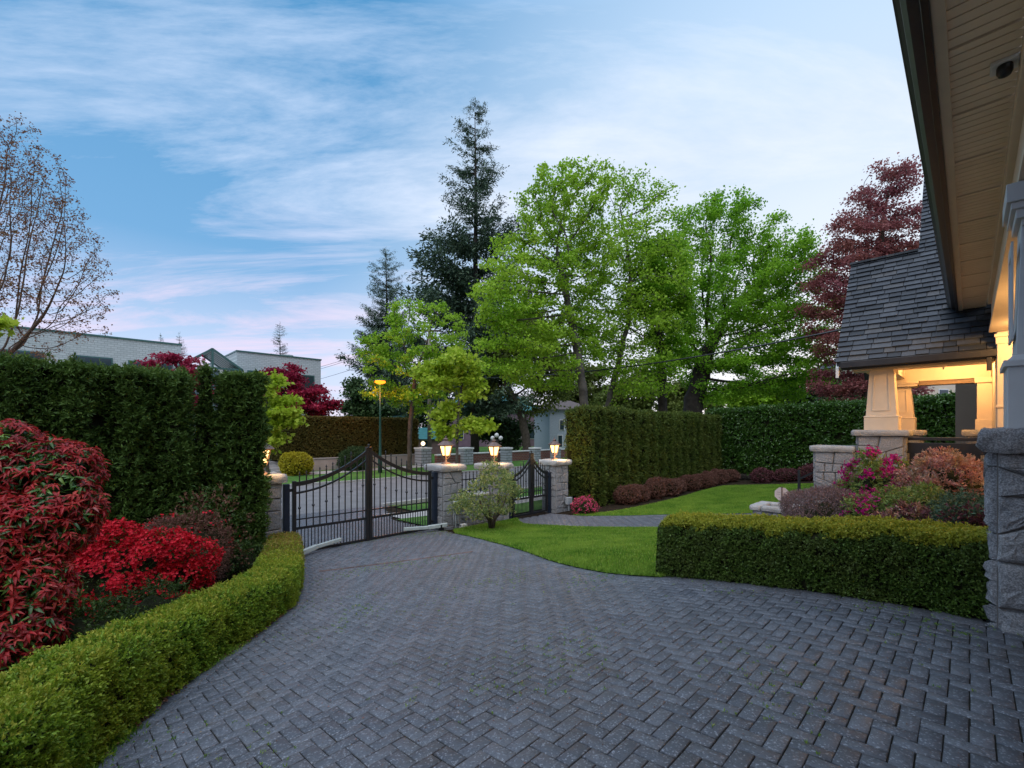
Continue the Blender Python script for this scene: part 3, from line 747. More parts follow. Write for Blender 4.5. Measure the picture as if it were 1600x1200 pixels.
# ------------------------------------------------------------------ the house
def shingle_mat():
    m, nt, b = new_mat('slate_shingles'); at_ = N(nt, 'ShaderNodeAttribute', attribute_name='rnd')
    col = ramp(nt, at_.outputs['Fac'], [(0, (.02,.024,.029)), (.5, (.042,.048,.057)), (.85, (.066,.073,.083)), (1, (.072,.068,.064))])
    col = mixc(nt, ramp(nt, noise_n(nt, 9, 5, .6), [(.4, (0,0,0)), (.7, (.5,)*3)]), col, (.028,.031,.036))
    nt.links.new(col, b.inputs['Base Color']); b.inputs['Roughness'].default_value = .6; bump(nt, b, noise_n(nt, 30, 5, .7), .6, .01); return m
M['shingle'] = shingle_mat()
def soffit_mat():
    m, nt, b = new_mat('soffit_boards'); c = ramp(nt, noise_n(nt, 3, 4), [(.3, (.78,.63,.46)), (.7, (.85,.70,.53))])
    nt.links.new(c, b.inputs['Base Color']); b.inputs['Roughness'].default_value = .55; return m
M['soffit'] = soffit_mat()
HOUSE = place('house', 'cream timber house with stone piers, wide boarded eaves and a shingled porch roof', 'house', 0, 0, 0)
house = HOUSE
WB = -.29; WG = .32; ZS = 4.05
# near stone pier with its cap and the grey column above
stone_box(house, 4.98, 5.7, -.86, -.12, -.1, 1.33, 66, .075, 'xXyY', .048, True, 'stone_pier', .6)
slab('pier_cap', 4.90, 5.78, -.94, -.055, 1.33, 1.51, house, 12, .035, .02, M['granite'])
mb = MB(); mb.box(5.07, 5.62, -.72, -.20, 1.5, 1.98).box(5.05, 5.64, -.74, -.18, 1.98, 2.03).box(5.07, 5.62, -.72, -.20, 2.03, 2.07, top=(.03,.03))
mb.build('column_plinth', M['grey_paint'], house, bevel=.006)
mb = MB(); mb.box(5.12, 5.57, -.68, -.245, 2.07, 3.05, top=(.03,.03)); col = mb.build('column_shaft', M['grey_paint'], house, bevel=.006)
mb = MB()
for q in ((5.155, 5.215), (5.475, 5.535)): mb.box(q[0], q[1], -.236, -.224, 2.2, 2.95)
mb.box(5.215, 5.475, -.236, -.224, 2.85, 2.95).box(5.215, 5.475, -.236, -.224, 2.2, 2.28); 
mb.box(5.098, 5.112, -.64, -.58, 2.2, 2.95).box(5.098, 5.112, -.34, -.28, 2.2, 2.95).build('column_trim', M['grey_paint'], col)
mb = MB()
for i, (g, z0, z1) in enumerate(((.0, 3.05, 3.10), (.03, 3.10, 3.17), (.055, 3.17, 3.22), (.08, 3.22, 3.36))): mb.box(5.15-g-.02, 5.54+g+.02, -.65-g, -.275+g, z0, z1)
mb.build('column_capital', M['grey_paint'], house, bevel=.005)
# beam, soffit, gutter: run along the front of the house from behind the camera to the porch roof
U0, U1 = -6.0, 13.7
mb = MB(); mb.box(U0, 12.55, -.62, WB, 3.418, 3.922).box(U0, 12.56, -.66, WB+.035, 3.37, 3.42).box(U0, 12.6, -.66, WB+.05, 3.92, ZS-.003); mb.build('porch_beam', M['cream'], house, bevel=.006)
mb = MB(); mb.box(U0, 12.55, -2.8, -.625, 3.44, 3.47)
mb.build('porch_ceiling', M['cream'], house)
mb = MB(); x = U0
while x < U1:
    mb.box(x, min(x+.088, U1), WB+.05, .10, ZS, ZS+.02, r=random.random()); x += .10
mb.build('soffit', M['soffit'], house)
MB().box(U0, U1, WB+.05, .10, ZS+.016, ZS+.05).build('soffit_backing', M['bark'], house)
x = U0+.3
while x < U1: MB().box(x, x+.05, WB+.06, .095, ZS-.012, ZS-.002).build('joint_shadow_strip', M['soffit'], house); x += .9  # raised strips stand in for the broad shadow at the soffit panel joints
MB().box(U0, U1, .10, .165, ZS-.03, ZS+.04).build('soffit_trim', M['cream'], house, bevel=.004)
mb = MB(); mb.box(U0, U1, .165, .205, ZS-.05, ZS+.22); mb.build('fascia', M['black_paint'], house, bevel=.004)
prof = [(.205, ZS+.05), (.27, ZS+.05), (.30, ZS+.09), (.305, ZS+.12), (.325, ZS+.135), (.325, ZS+.175), (.345, ZS+.185), (.345, ZS+.205), (.30, ZS+.205), (.205, ZS+.205)]
def extrude(prof, a, b, axis='u'):
    n = len(prof); vs = [(a, p, z) if axis == 'u' else (p, a, z) for p, z in prof]+[(b, p, z) if axis == 'u' else (p, b, z) for p, z in prof]
    fs = [(i, (i+1) % n, n+(i+1) % n, n+i) for i in range(n)]+[tuple(range(n-1,-1,-1)), tuple(range(n, 2*n))]
    return vs, fs
mb = MB(); mb.add(*extrude(prof, U0, U1)); mb.build('gutter', plain('gutter_grey', (.06,.065,.072), .35, .1, 5), house)
def shingles(name, o, ex, ey, n, L, H, row=.145, wid=(.18,.36), xmin=None, seed=1):
    """courses of shingles on a plane: o corner, ex along the eave, ey up the slope, n outward"""
    rs = random.Random(seed); mb = MB(); o, ex, ey, n = map(Vector, (o, ex, ey, n)); k = 0; y = 0
    while y < H:
        x = -rs.uniform(0, wid[0])
        while x < L:
            w = rs.uniform(*wid); xa, xb = max(xmin(y) if xmin else 0, x), min(L, x+w-.012); x += w
            if xb-xa < .02: continue
            t = rs.uniform(.02, .038); y0 = y-rs.uniform(0, .012); y1 = min(H, y+row+.03); r = rs.random()
            p = [o+ex*xa+ey*y0+n*(t+.014), o+ex*xb+ey*y0+n*(t+.014), o+ex*xb+ey*y1+n*.004, o+ex*xa+ey*y1+n*.004, o+ex*xa+ey*y0, o+ex*xb+ey*y0]
            mb.add(p, [(0,1,2,3), (4,5,1,0), (4,0,3), (5,2,1)], r)
        y += row; k += 1
    return mb.build(name, M['shingle'], house)
# main roof above the gutter
ms = math.hypot(6, 6*1.0); mb = MB(); mb.add([(U0, .30, ZS+.21), (15.2, .30, ZS+.21), (15.2, -6, ZS+6.5), (U0, -6, ZS+6.5), (U0, .2, ZS+.03), (15.2, .2, ZS+.03), (15.2, -6, ZS+6.2), (U0, -6, ZS+6.2)], [(0,1,2,3), (7,6,5,4), (0,4,5,1), (1,5,6,2), (2,6,7,3), (3,7,4,0)])
mb.build('main_roof', M['shingle'], house)
# porch roof (faces the drive) : eave at u=12.85, ridge at u=14.8
EU, EZ, RU, RZ = 12.80, 3.08, 14.80, 5.88; WL = 2.20
sl_ = math.hypot(RU-EU, RZ-EZ); ey = ((RU-EU)/sl_, 0, (RZ-EZ)/sl_); nn_ = (-ey[2], 0, ey[0])
# corner o at the left verge; ex runs towards the house (-w)
shingles('porch_roof', (EU, WL, EZ), (0,-1,0), ey, nn_, WL+3.2, sl_*2.4, .16, (.18,.40), seed=5, xmin=lambda y: 0 if y < sl_-.05 else WL-.87)
mb = MB(); mb.add([(EU,WL-.02,EZ-.02),(EU,-3.2,EZ-.02),(RU,-3.2,RZ-.02),(RU,WL-.02,RZ-.02),(EU,WL-.02,EZ-.10),(EU,-3.2,EZ-.10),(RU,-3.2,RZ-.1),(RU,WL-.02,RZ-.1)], [(0,3,2,1),(4,5,6,7),(0,1,5,4),(1,2,6,5),(2,3,7,6),(3,0,4,7)])
k_ = 1.4; mb.add([(RU,.85,RZ-.02),(RU,-3.2,RZ-.02),(RU+2*k_,-3.2,RZ+2.8*k_),(RU+2*k_,.85,RZ+2.8*k_),(RU+.5,.85,RZ-.02),(RU+.5,-3.2,RZ-.02),(RU+.5+2*k_,-3.2,RZ+2.8*k_),(RU+.5+2*k_,.85,RZ+2.8*k_)], [(0,3,2,1),(4,5,6,7),(0,1,5,4),(1,2,6,5),(2,3,7,6),(3,0,4,7)])
mb.build('roof_deck', M['black_paint'], house)
mb = MB(); mb.add([(RU,WL-.02,RZ-.02),(RU,-3,RZ-.02),(RU+2,-3,EZ),(RU+2,WL-.02,EZ),(RU,WL-.02,RZ-.1),(RU,-3,RZ-.1),(RU+2,-3,EZ-.1),(RU+2,WL-.02,EZ-.1)], [(0,1,2,3),(4,7,6,5),(0,4,5,1),(1,5,6,2),(2,6,7,3),(3,7,4,0)])
mb.build('back_slope', M['shingle'], house)
mb = MB()
for i in range(9): mb.box(RU-.09, RU+.09, .88+i*.15, .88+i*.15+.145, RZ+.0, RZ+.05)
mb.build('ridge_caps', M['shingle'], house)
mb = MB(); mb.box(EU-.13, EU-.02, -.52, WL-.10, EZ-.155, EZ-.01).box(EU-.02, EU+.03, -.52, WL-.10, EZ-.19, EZ-.02); mb.build('porch_gutter', M['black_paint'], house, bevel=.012)
MB().box(EU-.10, EU-.03, -.30, -.23, EZ-.42, EZ-.155).build('downspout', M['black_paint'], house, bevel=.01)
mb = MB(); mb.add([(EU-.02, WL-.06, EZ-.12),(EU-.02, WL, EZ-.12),(RU, WL, RZ-.12),(RU, WL-.06, RZ-.12),(EU-.02,WL-.06,EZ-.36),(EU-.02,WL,EZ-.36),(RU,WL,RZ-.40),(RU,WL-.06,RZ-.40)], [(0,1,2,3),(7,6,5,4),(0,4,5,1),(1,5,6,2),(2,6,7,3),(3,7,4,0)])
mb.build('bargeboard', M['white_trim'], house, bevel=.004)
mb = MB(); mb.add([(13.1,1.88,EZ-.1),(16.5,1.88,EZ-.1),(RU,1.88,RZ-.15),(13.1,1.8,EZ-.1),(16.5,1.8,EZ-.1),(RU,1.8,RZ-.15)], [(0,1,2),(5,4,3),(0,3,4,1),(1,4,5,2),(2,5,3,0)])
mb.build('gable_wall', M['cream'], house)
# tapered columns on stone piers, beams between them
def big_column(u0, u1, w0, w1, z0, z1, pier_z, seed, top=None, right=True):
    stone_box(house, u0-.12, u1+.12, w0-.14, w1+.14, pier_z, z0-.13, seed, .07, name='stone_pier', slant=.45)
    slab('pier_cap', u0-.20, u1+.20, w0-.22, w1+.22, z0-.13, z0, house, seed, .05, .012)
    mb = MB(); mb.box(u0-.02, u1+.02, w0-.02, w1+.02, z0, z0+.30).box(u0-.035, u1+.035, w0-.035, w1+.035, z0+.30, z0+.33, top=(.03,.03))
    mb.build('column_plinth', M['cream'], house, bevel=.006)
    H = z1-z0-.33; tp = .045
    c = MB().box(u0+.01, u1-.01, w0+.01, w1-.01, z0+.33, z1, top=(.05, tp+.02)).build('column_shaft', M['cream'], house, bevel=.005)
    mb = MB(); wa, wb = w0+.13, w1-.13          # raised moulding round a recessed panel
    def sl(z): return (z-z0-.33)/H
    za, zb = z0+.45, z1-.14
    def edge(w, z): k = sl(z); m = (w0+w1)/2; return (u0+.006+.05*k, m+(w-m)*(1-.22*k), z)
    q = [(wa, za), (wb, za), (wb, zb), (wa, zb)]
    for i in range(4): mb.bar(edge(*q[i]), edge(*q[(i+1) % 4]), .022)
    mb.build('panel_moulding', M['cream'], c)
big_column(13.15, 13.70, 1.13, 1.70, 1.50, 2.92, -1.3, 71)
big_column(15.1, 15.6, .98, 1.45, 1.50, 2.66, -1.3, 82)
mb = MB(); mb.box(15.03, 15.67, .92, 1.50, 2.60, 2.66).box(15.0, 15.7, .89, 1.53, 2.66, 2.72).build('column_capital', M['cream'], house, bevel=.005)
mb = MB(); mb.box(13.2, 13.62, -.35, 1.95, 2.88, 3.04); mb.box(15.1, 15.55, -.35, 1.5, 2.72, 3.2).box(13.62, 15.1, 1.15, 1.6, 2.80, 3.2)
mb.build('lintel', M['cream'], house, bevel=.005)
MB().box(15.14, 15.5, -.35, .98, 2.62, 2.72).build('lintel_trim', plain('brown_trim', (.20,.14,.10), .6, .1), house)
MB().box(12.95, 17, -.34, 1.9, 3.21, 3.25).build('porch_ceiling', M['cream'], house)
# right-hand pilaster, the house wall beyond and its panel
mb = MB(); mb.box(15.0, 15.4, -.36, -.12, 1.50, 2.72).box(14.96, 15.4, -.36, -.08, 2.60, 2.72).box(14.97, 15.4, -.36, -.09, 1.5, 1.75)
mb.build('pilaster', M['cream'], house, bevel=.005)
stone_box(house, 14.9, 15.4, -.45, .06, -1.3, 1.36, 92, .07, name='stone_pier'); slab('pier_cap', 14.82, 15.45, -.5, .13, 1.36, 1.5, house, 93, .05, .012)
MB().box(12.72, 19, -6, -.36, -1.3, 4.0).build('house_wall', M['cream'], house)
mb = MB(); mb.box(12.66, 12.72, -.62, -.37, 1.55, 3.9).box(12.64, 12.72, -1.6, -.37, 1.55, 1.93).box(12.62, 12.72, -1.6, -.35, 1.93, 1.97)
mb.box(12.66, 12.72, -1.6, -.62, 3.05, 3.15).box(12.64, 12.72, -1.6, -.35, 3.15, 3.28).box(12.60, 12.72, -1.6, -.33, 3.28, 3.34)
mb.build('wall_trim', M['cream'], house, bevel=.005)
mb = MB(); q = [(-.70, 2.13), (-1.35, 2.13), (-1.35, 2.95), (-.70, 2.95)]
for i in range(4): mb.bar((12.715, *q[i]), (12.715, *q[(i+1) % 4]), .03)
mb.build('panel_moulding', M['cream'], house)
MB().box(19.6, 22, -3, .31, -1, 2.95).build('garden_wall_wing', plain('brown_render', (.20,.165,.135), .8, .06, 2), house)
# inner wall behind the near porch
MB().box(-4, 12.72, -3.0, -2.8, 0, 4).build('entrance_wall', M['cream'], house)
# railing
mb = MB(); mb.box(13.35, 13.5, -.3, .98, 1.27, 1.34).box(13.38, 13.46, -.3, .98, .98, 1.22); rail = mb.build('porch_railing', M['iron'], house, bevel=.006)
mb = MB()
for i in range(9):
    w = .90-i*.145; MB().box(13.39, 13.45, w-.045, w+.045, .35, 1.0).build('baluster', M['iron'], rail)
MB().box(13.0, 17.5, -.4, 1.4, .2, .34).build('porch_floor', M['concrete'], house)
t = thing('porch_lantern', 'small dark lantern hanging under the shingled porch roof', 'lantern', tuple(P3(14.2, .42, 2.96)), ANG)
MB().lathe((0,0,.24), [(.07, 0), (.07, .02), (.015, .02), (.015, .01)], 10).build('ceiling_plate', M['iron'], t)
MB().lathe((0,0,-.02), [(.006, -.06), (.015, -.03), (.02, .0), (.05, .05), (.09, .09), (.015, .10), (.012, .26)], 10).build('shade', M['iron'], t, smooth=False)
t = thing('security_camera', 'black dome camera on a white plate under the eaves', 'camera', tuple(P3(4.62, -.17, ZS)), ANG)
MB().box(-.07, .07, -.07, .07, -.03, 0).build('mounting_plate', M['white_trim'], t, bevel=.008)
MB().lathe((-.02, 0, -.15), [(.01, .04), (.03, .05), (.042, .075), (.042, .11), (.038, .12)], 14).build('dome', M['iron'], t, smooth=True)
def pt(name, loc, e, col=(1,.56,.21), r=.1, spot=None):
    l = bpy.data.lights.new(name, 'POINT'); l.energy = e; l.color = col; l.shadow_soft_size = r; o = bpy.data.objects.new(name, l); link(o); o.location = loc; return o
def downlight(label, u, w, z, e):
    t = thing('ceiling_lamp', label, 'lamp', tuple(P3(u, w, z)), ANG, 'recessed ceiling lamps')
    MB().lathe((0,0,-.02), [(.09, 0), (.09, .02)], 16).build('rim', M['white_trim'], t); MB().lathe((0,0,-.026), [(.06, 0), (.06, .005)], 16).build('lens', M['flame'], t)
    o = pt('lamp_light', (0,0,-.12), e); o.parent = t
downlight('round lamp in the ceiling under the shingled porch roof', 14.0, .1, 3.2, 75)
downlight('round lamp in the boarded ceiling behind the grey column', 11.6, -.95, 3.43, 110)
t = thing('porch_lantern', 'unseen lantern added to light the entrance porch ceiling behind the grey column', 'lantern', tuple(P3(9.0, -1.4, 2.75)), ANG)  # added out of view to light the porch ceiling and beam underside
MB().lathe((0,0,.15), [(.02,0),(.12,.02),(.03,.12),(.008,.13),(.008,.54)], 8).build('shade', M['iron'], t); MB().lathe((0,0,-.12), [(.05,0),(.09,.26)], 8).build('lens', M['flame'], t)
o = pt('lamp_light', (0,.18,.0), 60); o.parent = t
# step walls, handrail and planter by the path
t = place('stone_wall', 'stepped rubble stone wall with thick coping beside the porch stair', 'wall', 13.35, 2.2, -1.0)
stone_box(t, -.33, .25, -.33, .48, -.2, 1.98, 101, .10, name='wall_face', slant=.5); slab('coping', -.40, .30, -.335, .56, 1.98, 2.12, t, 8, .05, .012)
t = place('stone_wall', 'low stone wall end with a flat cap at the foot of the porch stair', 'wall', 13.9, 3.2, -1.1)
stone_box(t, -.3, .6, -.2, .25, -.2, .72, 111, .05, name='wall_face'); slab('coping', -.36, .65, -.26, .31, .72, .84, t, 9, .05, .01)
t = place('stone_planter', 'low stone planter with a rough coping beside the path, an octagonal sign in it', 'planter', 12.75, 3.45, -.95)
stone_box(t, -.35, .5, -.75, .42, -.2, .42, 121, .05, name='planter_wall')
for i, b in enumerate(((-.42,.57,.22,.49), (-.42,.57,-.82,-.55), (-.42,-.17,-.55,.22), (.32,.57,-.55,.22))): slab('coping', b[0], b[1], b[2], b[3], .42, .54, t, 20+i, .05, .01)
MB().box(-.2, .35, -.6, .27, .3, .46).build('soil', M['soil'], t)
t = place('octagonal_sign', 'pale octagonal sign on a stake standing in the stone planter', 'sign', 12.55, 3.25, -.45)
vs = [(-.012, math.cos(R(22.5+45*k))*.175, .36+math.sin(R(22.5+45*k))*.175) for k in range(8)]; vs2 = [(0, y, z) for x, y, z in vs]
MB().add(vs+vs2, [tuple(range(8)), tuple(range(15, 7, -1))]+[(k, (k+1) % 8, 8+(k+1) % 8, 8+k) for k in range(8)]).build('plate', plain('sign_face', (.62,.50,.46), .5, .05, 3), t)
MB().box(-.03, -.015, -.014, .014, -.05, .55).build('stake', plain('stake_brown', (.16,.11,.09), .6), t)
MB().box(-.016, -.0125, .03, .11, .40, .408).box(-.016, -.0125, -.10, -.03, .40, .408).box(-.016, -.0125, .04, .12, .35, .356).box(-.016, -.0125, -.11, -.03, .32, .326).build('lettering', plain('sign_lines', (.25,.18,.2), .6), t)
t = place('handrail', 'black steel stair handrail beside the stepped stone wall', 'handrail', 14.0, 2.86, -1.0)
MB().box(-.03, .03, .33, .39, 0, 1.42).build('post', M['iron'], t)
MB().bar((0, .36, 1.18), (0, -.9, 1.95), .05).build('rail', M['iron'], t)
mb = MB()
for i in range(7): mb.box(13.75, 15.0, 3.0-.32*(i+1), 3.0-.32*i, -1.3, -.92+.17*i)
mb.build('step', M['concrete'], house)
#@@PLANTS
# ------------------------------------------------------------------ clipped hedges
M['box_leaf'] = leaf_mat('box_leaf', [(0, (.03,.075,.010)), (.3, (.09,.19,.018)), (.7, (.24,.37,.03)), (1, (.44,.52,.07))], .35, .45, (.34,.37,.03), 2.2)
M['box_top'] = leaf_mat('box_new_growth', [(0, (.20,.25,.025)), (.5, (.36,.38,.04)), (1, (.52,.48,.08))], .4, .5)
M['box_gold'] = leaf_mat('box_bronze_growth', [(0, (.16,.13,.02)), (.5, (.30,.24,.05)), (1, (.42,.32,.10))], .3, .5)
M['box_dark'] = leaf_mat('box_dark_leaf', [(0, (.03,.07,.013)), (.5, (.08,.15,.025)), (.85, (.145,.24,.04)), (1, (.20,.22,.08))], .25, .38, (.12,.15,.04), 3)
M['cedar'] = leaf_mat('cedar_spray', [(0, (.022,.05,.010)), (.5, (.06,.12,.02)), (.85, (.12,.21,.035)), (1, (.18,.15,.06))], .22, .6, (.08,.14,.022), 1.6)
M['cedar_top'] = leaf_mat('cedar_fresh_tips', [(0, (.06,.12,.02)), (1, (.15,.22,.04))], .3, .6)
M['cedar2'] = leaf_mat('cedar_olive', [(0, (.035,.065,.010)), (.5, (.075,.12,.018)), (1, (.15,.19,.035))], .25, .6, (.15,.17,.03), 1.2)
M['laurel'] = leaf_mat('laurel_leaf', [(0, (.02,.07,.010)), (.5, (.05,.13,.018)), (.85, (.10,.22,.03)), (1, (.20,.30,.07))], .2, .28, (.06,.12,.02), .9, spec=.6)
M['beech_hedge'] = leaf_mat('brown_hedge_leaf', [(0, (.07,.055,.012)), (.5, (.12,.095,.02)), (1, (.18,.15,.035))], .15, .6, (.07,.085,.02), .35)
def sweep_box(line, width, h_fn, step=.08, side=-1, bulge=.02):
    """hedge body along the foot line (uw); extends sideways by width*side; returns world V,T and row info"""
    P_ = np.array(line, float); seg = np.linalg.norm(np.diff(P_, axis=0), axis=1); s = np.concatenate([[0], np.cumsum(seg)]); n = int(s[-1]/step)+2
    t = np.linspace(0, s[-1], n); c = np.stack([np.interp(t, s, P_[:, 0]), np.interp(t, s, P_[:, 1])], -1)
    tg = nrm(np.gradient(c, axis=0)); k = np.array([.25,.5,.25]); 
    nr = np.stack([-tg[:, 1], tg[:, 0]], -1)*side
    hh = np.array([h_fn(x/s[-1]) for x in t]); z0 = hz(c[:, 0], c[:, 1]); rows = []; nh = 7; nw = 7
    prof = [(0, j/nh) for j in range(nh)]+[(j/nw, 1) for j in range(nw+1)]+[(1, j/nh) for j in range(nh-1, -1, -1)]
    V = []
    prof = [(a+(.5-a)*.12*b**10 if a in (0, 1) else a, b-.07*abs(2*a-1)**6*(b > .999)) for a, b in prof]
    for a, b in prof:
        p = c+nr*width*a; z = z0+hh*b; V.append(np.stack([A[0]*p[:, 0]+B[0]*p[:, 1], A[1]*p[:, 0]+B[1]*p[:, 1], z], -1))
    V = np.stack(V, 1); m = len(prof); V = V.reshape(-1, 3); i = (np.arange(n-1)[:, None]*m+np.arange(m-1)).ravel()[:, None]
    T = np.concatenate([i+np.array([[0, m, m+1]]), i+np.array([[0, m+1, 1]])])
    if side > 0: T = T[:, ::-1]
    caps = [[0, j+1, j] if side < 0 else [0, j, j+1] for j in range(1, m-1)]; e = (n-1)*m
    caps += [[e, e+j, e+j+1] if side < 0 else [e, e+j+1, e+j] for j in range(1, m-1)]
    T = np.concatenate([T, np.array(caps)]); c_ = V.mean(0)
    vol = np.einsum('ij,ij->i', V[T[:, 0]]-c_, np.cross(V[T[:, 1]]-c_, V[T[:, 2]]-c_)).sum()
    return V, (T if vol > 0 else T[:, ::-1])
def shrink_core(V, T, d):
    n = np.zeros_like(V); a, b, c = V[T[:, 0]], V[T[:, 1]], V[T[:, 2]]; f = np.cross(b-a, c-a)
    for k in range(3): np.add.at(n, T[:, k], f)
    return V-nrm(n)*d
def foot(V): 
    c = V.mean(0); return np.array([c[0], c[1], V[:, 2].min()])
def leafy_hedge(name, label, cat, V, T, mat, n, K, L, Wd, slen=.04, jit=.03, topmat=None, topfrac=0, endmat=None, endtest=None, inset=.05, group=None, amp=.02, freq=7, up=.3, rnd_=.5, topL=None, clumpy=0, cfreq=38):
    o = foot(V); t = thing(name, label, cat, tuple(o), 0, group); V = V-o
    nn = np.zeros_like(V); f = np.cross(V[T[:, 1]]-V[T[:, 0]], V[T[:, 2]]-V[T[:, 0]])
    for k in range(3): np.add.at(nn, T[:, k], f)
    V = V+nrm(nn)*(fnoise(V, freq, 3)*amp)[:, None]
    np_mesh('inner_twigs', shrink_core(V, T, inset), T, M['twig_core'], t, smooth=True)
    P, Nn = sample(V, T, n); P = P+Nn*(RNG.normal(size=(n, 1))*jit-inset*.45*RNG.random((n, 1))); d = None
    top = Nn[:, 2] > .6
    if clumpy:
        c = fnoise(P*np.array([1,1,.6]), cfreq, 21)+.5*fnoise(P, cfreq*2.3, 22); P = P+Nn*(c[:, None]*clumpy); q = c > -.75+.25*RNG.normal(size=n)
        P, Nn, top, n = P[q], Nn[q], top[q], int(q.sum())
    Pb, ld, nl = sprigs(P, Nn, K, slen, up=up, rnd_=rnd_)
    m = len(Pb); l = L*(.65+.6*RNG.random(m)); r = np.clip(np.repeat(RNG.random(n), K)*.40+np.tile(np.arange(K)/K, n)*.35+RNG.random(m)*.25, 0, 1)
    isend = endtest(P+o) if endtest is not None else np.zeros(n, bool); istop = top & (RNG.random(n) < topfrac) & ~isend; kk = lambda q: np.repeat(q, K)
    body = kk(~istop & ~isend)
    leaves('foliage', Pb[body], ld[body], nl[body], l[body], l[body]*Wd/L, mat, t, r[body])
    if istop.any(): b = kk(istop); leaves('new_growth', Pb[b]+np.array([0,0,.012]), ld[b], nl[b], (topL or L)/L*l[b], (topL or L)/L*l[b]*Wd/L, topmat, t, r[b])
    if isend.any(): b = kk(isend); leaves('bronze_growth', Pb[b], ld[b], nl[b], l[b], l[b]*Wd/L, endmat, t, r[b])
    return t
# curved box hedge on the left
V, T = sweep_box(LH, .52, lambda s: .50+.03*math.sin(s*9)-.02*s, side=1)
endc = np.array(xy(*LH[-1]))
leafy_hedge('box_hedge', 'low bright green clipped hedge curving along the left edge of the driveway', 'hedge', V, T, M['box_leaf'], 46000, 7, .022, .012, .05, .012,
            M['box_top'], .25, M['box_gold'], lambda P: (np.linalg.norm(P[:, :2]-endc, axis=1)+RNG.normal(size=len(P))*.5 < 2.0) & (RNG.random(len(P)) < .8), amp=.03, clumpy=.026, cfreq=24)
V, T = sweep_box(RH[:1]+catmull(RH, 4)[1:], .62, lambda s: .60+.02*math.sin(s*8+1), side=1)
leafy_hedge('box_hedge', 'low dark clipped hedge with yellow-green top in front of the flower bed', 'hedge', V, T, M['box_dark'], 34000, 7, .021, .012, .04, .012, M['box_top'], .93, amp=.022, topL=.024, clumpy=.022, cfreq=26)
# tall cedar hedges
def cedar_hedge(label, u0, u1, w0, w1, ztop, mat, n, L, period, gamp, seed, topfrac=.5, name='cedar_hedge', cat='hedge', notch=None, taper=0, group=None, K=6):
    uc, wc = (u0+u1)/2, (w0+w1)/2; zb = float(hz(uc, wc))-.08; H = ztop-zb
    V, T = grid_box(u1-u0, w1-w0, H, .12); X = V[:, 0]+uc
    g = -np.abs(np.sin(math.pi*(X-u0)/period+.7*fnoise(np.stack([V[:, 2]*.3, X*0, X*0], -1), 1, seed)))**.5*gamp+gamp*.6
    V[:, 1] -= np.sign(V[:, 1])*(-g)*(np.abs(V[:, 1]) > (w1-w0)/2-1e-3)
    zt = V[:, 2]/H; V[:, 2] += zt*(fnoise(np.stack([X, V[:, 1], X*0], -1), 2.2, seed)*.05)
    if notch: V[:, 2] -= zt*np.exp(-((X-notch[0])/notch[1])**2)*notch[2]
    if taper: 
        k = 1-taper*smooth01((zt-.55)/.45); V[:, 0] *= k; V[:, 1] *= k
    W_ = np.stack([A[0]*(V[:, 0]+uc)+B[0]*(V[:, 1]+wc), A[1]*(V[:, 0]+uc)+B[1]*(V[:, 1]+wc), V[:, 2]+zb], -1)
    return leafy_hedge(name, label, cat, W_, T, mat, n, K, L, L*.26, L*.5, .045, M['cedar_top'] if mat is M['cedar'] else M['cedar2'], topfrac, inset=.09, amp=.05, freq=3.5, up=.55, rnd_=.5, group=group, clumpy=.035, cfreq=11)
cedar_hedge('tall dark clipped cedar hedge behind the red bushes on the left', -1.15, 1.33, 8.75, 9.75, 2.38, M['cedar'], 34000, .07, .58, .26, 1)
cedar_hedge('slim cedar column with a pointed top, between the tall hedge and the flat-topped column', 1.46, 1.75, 8.9, 9.3, 2.52, M['cedar'], 3400, .075, .5, .03, 2, name='cedar_column', cat='cedar', taper=.6)
cedar_hedge('flat-topped cedar column beside the left gate pillar', 1.87, 2.47, 8.95, 9.45, 2.44, M['cedar'], 7500, .085, .6, .03, 3, name='cedar_column', cat='cedar')
cedar_hedge('tall olive-green clipped cedar hedge beyond the footpath gate', 13.1, 25.7, 9.45, 10.5, 2.20, M['cedar2'], 42000, .11, .78, .24, 4, notch=(19.9, .35, .45), K=5)
# laurel hedge across the end of the lawn
def laurel(label, u0, u1, w0, w1, z0, z1, n):
    uc, wc = (u0+u1)/2, (w0+w1)/2; zb = float(hz(uc, wc))-.25; V, T = grid_box(u1-u0, w1-w0, 1, .25)
    V[:, 2] *= (z0+(z1-z0)*(w1-(V[:, 1]+wc))/(w1-w0))-zb
    W_ = np.stack([A[0]*(V[:, 0]+uc)+B[0]*(V[:, 1]+wc), A[1]*(V[:, 0]+uc)+B[1]*(V[:, 1]+wc), V[:, 2]+zb], -1)
    return leafy_hedge('laurel_hedge', label, 'hedge', W_, T, M['laurel'], n, 6, .12, .055, .12, .06, inset=.14, amp=.07, freq=2.5, up=.2, rnd_=.6, clumpy=.04, cfreq=8)
laurel('big glossy dark green laurel hedge across the far end of the lawn', 25.3, 26.6, -3.2, 10.3, 2.50, 2.85, 30000)

